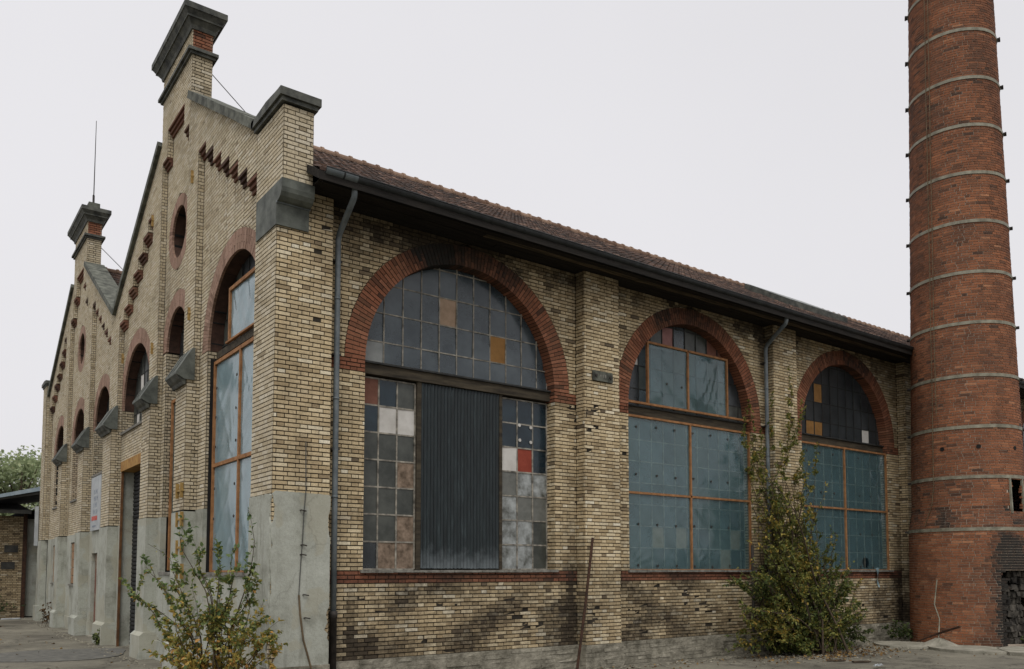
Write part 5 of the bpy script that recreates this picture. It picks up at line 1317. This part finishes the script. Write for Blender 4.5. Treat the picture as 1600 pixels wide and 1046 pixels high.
# heap, pole and scrap iron at the chimney foot
hp = MB(); n = 20; vs = []; hx, hy = 17.18, -1.78
for j, (rr_, zz) in enumerate(((0.55, 0.03), (0.38, 0.10), (0.2, 0.18), (0.06, 0.24))):
    for i in range(n):
        a = 2*math.pi*i/n; k_ = 1 + 0.25*vn(math.cos(a)*2, math.sin(a)*2, j*0.4 + 2)
        vs.append((rr_*k_*math.cos(a), rr_*k_*math.sin(a), zz + 0.03*vn(i*0.7, j, 4)))
hp.add(vs, [(j*n+i, j*n+(i+1) % n, (j+1)*n+(i+1) % n, (j+1)*n+i) for j in range(3) for i in range(n)] + [tuple(3*n+i for i in range(n)), tuple(range(n-1, -1, -1))])
o = hp.build('rubble_heap', 'concrete'); o.location = (hx, hy, 0.0); tag(o, 'small pale heap of rubble at the foot of the chimney', 'heap')
P0 = onX(1464, 906, 17.62); P1 = onX(1460, 945, 17.5); P2 = onX(1468, 968, 17.4); P3 = np.array([hx, hy, 0.25])
o = MB().tube([tuple(P3), tuple(P2), tuple(P1), tuple(P0)], 0.016, 7).build('bent_pole', 'hoop_steel'); tag(o, 'thin pale bent pole stuck in the heap leaning on the chimney', 'pole')
A = onX(1506, 979, 17.3); B = onX(1450, 1003, 17.3)
o = MB().tube([(hx - 0.05, hy + 0.55, 0.12), (hx, hy, 0.36), (A[0] - 0.2, A[1], max(0.45, A[2]))], [0.02, 0.03, 0.03], 5).build('scrap_iron', 'rust'); tag(o, 'rusty scrap iron lying across the heap by the chimney', 'scrap')
for i, (px_, py_) in enumerate(((1306, 1032), (1346, 1034))):
    r_ = ray(px_, py_); P = CAM + r_*((0.03 - 2.0)/r_[2]); m = MB().box(-0.2, 0.2, -0.05, 0.05, -0.015, 0.015); o = m.build('wood_scrap', 'bark'); o.location = P; o.rotation_euler = (0, 0, R(-35 + 8*i))
    tag(o, ('short dark piece of wood on the asphalt close to the bush', 'short dark piece of wood on the asphalt beside the paper scrap')[i], 'wood', 'wood scraps on the asphalt')
r_ = ray(1372, 1042); P = CAM + r_*((0.03 - 2.0)/r_[2]); m = MB()
for k in range(5): m.hexa([tuple(np.array(q)*rng.uniform(0.7, 1.2) + np.array([0.05*k - 0.1, rng.normal(0, .02), 0.02])) for q in ((-.04,-.03,0),(.04,-.03,0),(.04,.03,0.0),(-.04,.03,0),(-.03,-.02,.03),(.03,-.02,.04),(.03,.02,.03),(-.03,.02,.02))])
o = m.build('paper_scrap', 'sign_white'); o.location = P; tag(o, 'crumpled white scrap of paper on the asphalt', 'paper')

# ------------------------------------------------------------------ low shed beyond the hall and far trees
SH = thing('brick_shed', 'low dark brick shed with overhanging metal edged roof beyond the hall', 'shed', (-3.15, 28.0, 0))
b = Bucket(); lay(b, PX(0.0), 0.0, 4.3, -7.0, 2.72, (), lambda s, z: 0.3 + 0.3*vn(s, z, 3) + random.gauss(0, .06), tb=-0.1)
back_mesh(b, 'wall', 'mortar', SH); kind(hex_mesh('brickwork', b.rec, 'buff_brick', SH), 'stuff')
m = MB(); m.box(-7.0, 2.7, 0.06, 6.0, 0, 4.3); m.box(2.72, 4.6, 0.5, 6.0, 0, 4.6); m.build('inner_wall', 'dark_inside', SH)
for x in (2.72, 3.75): MB().box(x, x + 0.14, -0.1, 0.1, 0, 4.4).build('post', 'rust', SH)
MB().box(2.87, 3.74, 0.2, 0.24, 0.05, 4.2).build('door_panel', 'plaster', SH)
MB().prism([(-0.9, 4.35), (6.2, 5.2), (6.2, 5.35), (-0.9, 4.5)], 'x', -7.2, 2.9).build('roof', 'shed_roof', SH)
MB().add([(0.4, -1.2, 4.72), (4.2, -1.2, 5.75), (4.2, 5.5, 5.75), (0.4, 5.5, 4.72), (0.4, -1.2, 4.6), (4.2, -1.2, 5.4), (4.2, 5.5, 5.4), (0.4, 5.5, 4.6)], [(0,1,2,3), (7,6,5,4), (0,4,5,1), (1,5,6,2), (2,6,7,3), (3,7,4,0)]).build('canopy', 'shed_roof', SH)
MB().add([(0.4, -1.215, 4.74), (4.2, -1.215, 5.77), (4.2, -1.215, 5.58), (0.4, -1.215, 4.62), (0.4, -1.26, 4.74), (4.2, -1.26, 5.77), (4.2, -1.26, 5.58), (0.4, -1.26, 4.62)], [(0,1,2,3), (7,6,5,4), (0,4,5,1), (1,5,6,2), (2,6,7,3), (3,7,4,0)]).build('canopy_fascia', 'fascia_metal', SH)
MB().box(3.35, 4.25, -1.275, -1.262, 5.22, 5.76).build('canopy_end', 'fascia_metal', SH)
for x, z in ((0.9, 3.3), (2.3, 2.9), (2.2, 2.2)): MB().box(x - 0.25, x + 0.25, -0.03, 0.02, z - 0.15, z + 0.15).build('vent', 'shed_roof', SH)
o = MB().box(-0.6, 0.6, -0.3, 0.3, 0, 0.75); o.box(-0.65, 0.65, -0.35, 0.35, 0.752, 0.8)
o = o.build('red_crate', 'red_paint'); o.location = (-2.9, 27.4, 0.2); tag(o, 'faded red metal chest standing at the shed wall among weeds', 'chest')
dp = MB().box(-0.06, 0.06, -0.02, 0.14, 0, 1.6).build('wall_board', 'sign_white'); dp.location = (-0.19, 25.9, 3.0); tag(dp, 'narrow white board fixed at the far end pier of the hall', 'board')
o = MB().prism([(-0.35, -0.05), (0.3, -0.09), (0.36, 0.06), (-0.25, 0.09)], 'z', 0.0, 0.05).build('white_plank', 'sign_white'); o.location = (-0.9, 26.6, 0.02); tag(o, 'flat white plank lying on the ground before the shed', 'plank')
def far_tree(px_, d, top, rad, seed, label):
    b = CAM + _fh*d + _rt*((px_ - CX)/FPX*d); b[2] = 0
    T = thing('tree', label, 'tree', tuple(b), 'trees behind the shed'); tm = MB(); r2 = np.random.default_rng(seed)
    tm.tube([(0, 0, -0.1), (0.1, 0, top*0.3), (0.0, 0.1, top*0.6), (0.1, 0.1, top*0.9)], [0.3, 0.24, 0.14, 0.03], 8)
    P = []
    for k in range(30):
        a = r2.uniform(0, 6.283); zz = top*r2.uniform(0.35, 0.97); rr_ = rad*math.sqrt(max(0.08, 1 - ((zz/top - 0.6)/0.45)**2))*r2.uniform(0.4, 1.0)
        e = np.array([rr_*math.cos(a), rr_*math.sin(a), zz]); s0 = np.array([0.05, 0.05, zz*0.62])
        tm.tube([tuple(s0), tuple((s0+e)/2 + np.array([0, 0, 0.3])), tuple(e)], [0.09, 0.05, 0.02], 5)
        m_ = 190; P.append(e + r2.normal(0, 1, (m_, 3))*np.array([rad*0.19, rad*0.19, top*0.05]))
    tm.build('trunk', 'bark', T, True); P = np.concatenate(P); n = len(P)
    leaf_mesh('crown', P, r2.normal(0, 1, (n, 3)), r2.uniform(0.16, 0.34, n), np.clip(0.5 + 0.2*r2.normal(0, 1, n), 0, 1), 'leaf_far', T, 0.42)
far_tree(28, 60, 10.2, 3.6, 1, 'pale green tree rising straight behind the low shed roof'); far_tree(74, 66, 10.8, 3.8, 2, 'pale green tree half hidden by the far end of the hall'); far_tree(-40, 58, 9.8, 3.8, 3, 'pale green tree farther from the hall behind the shed')
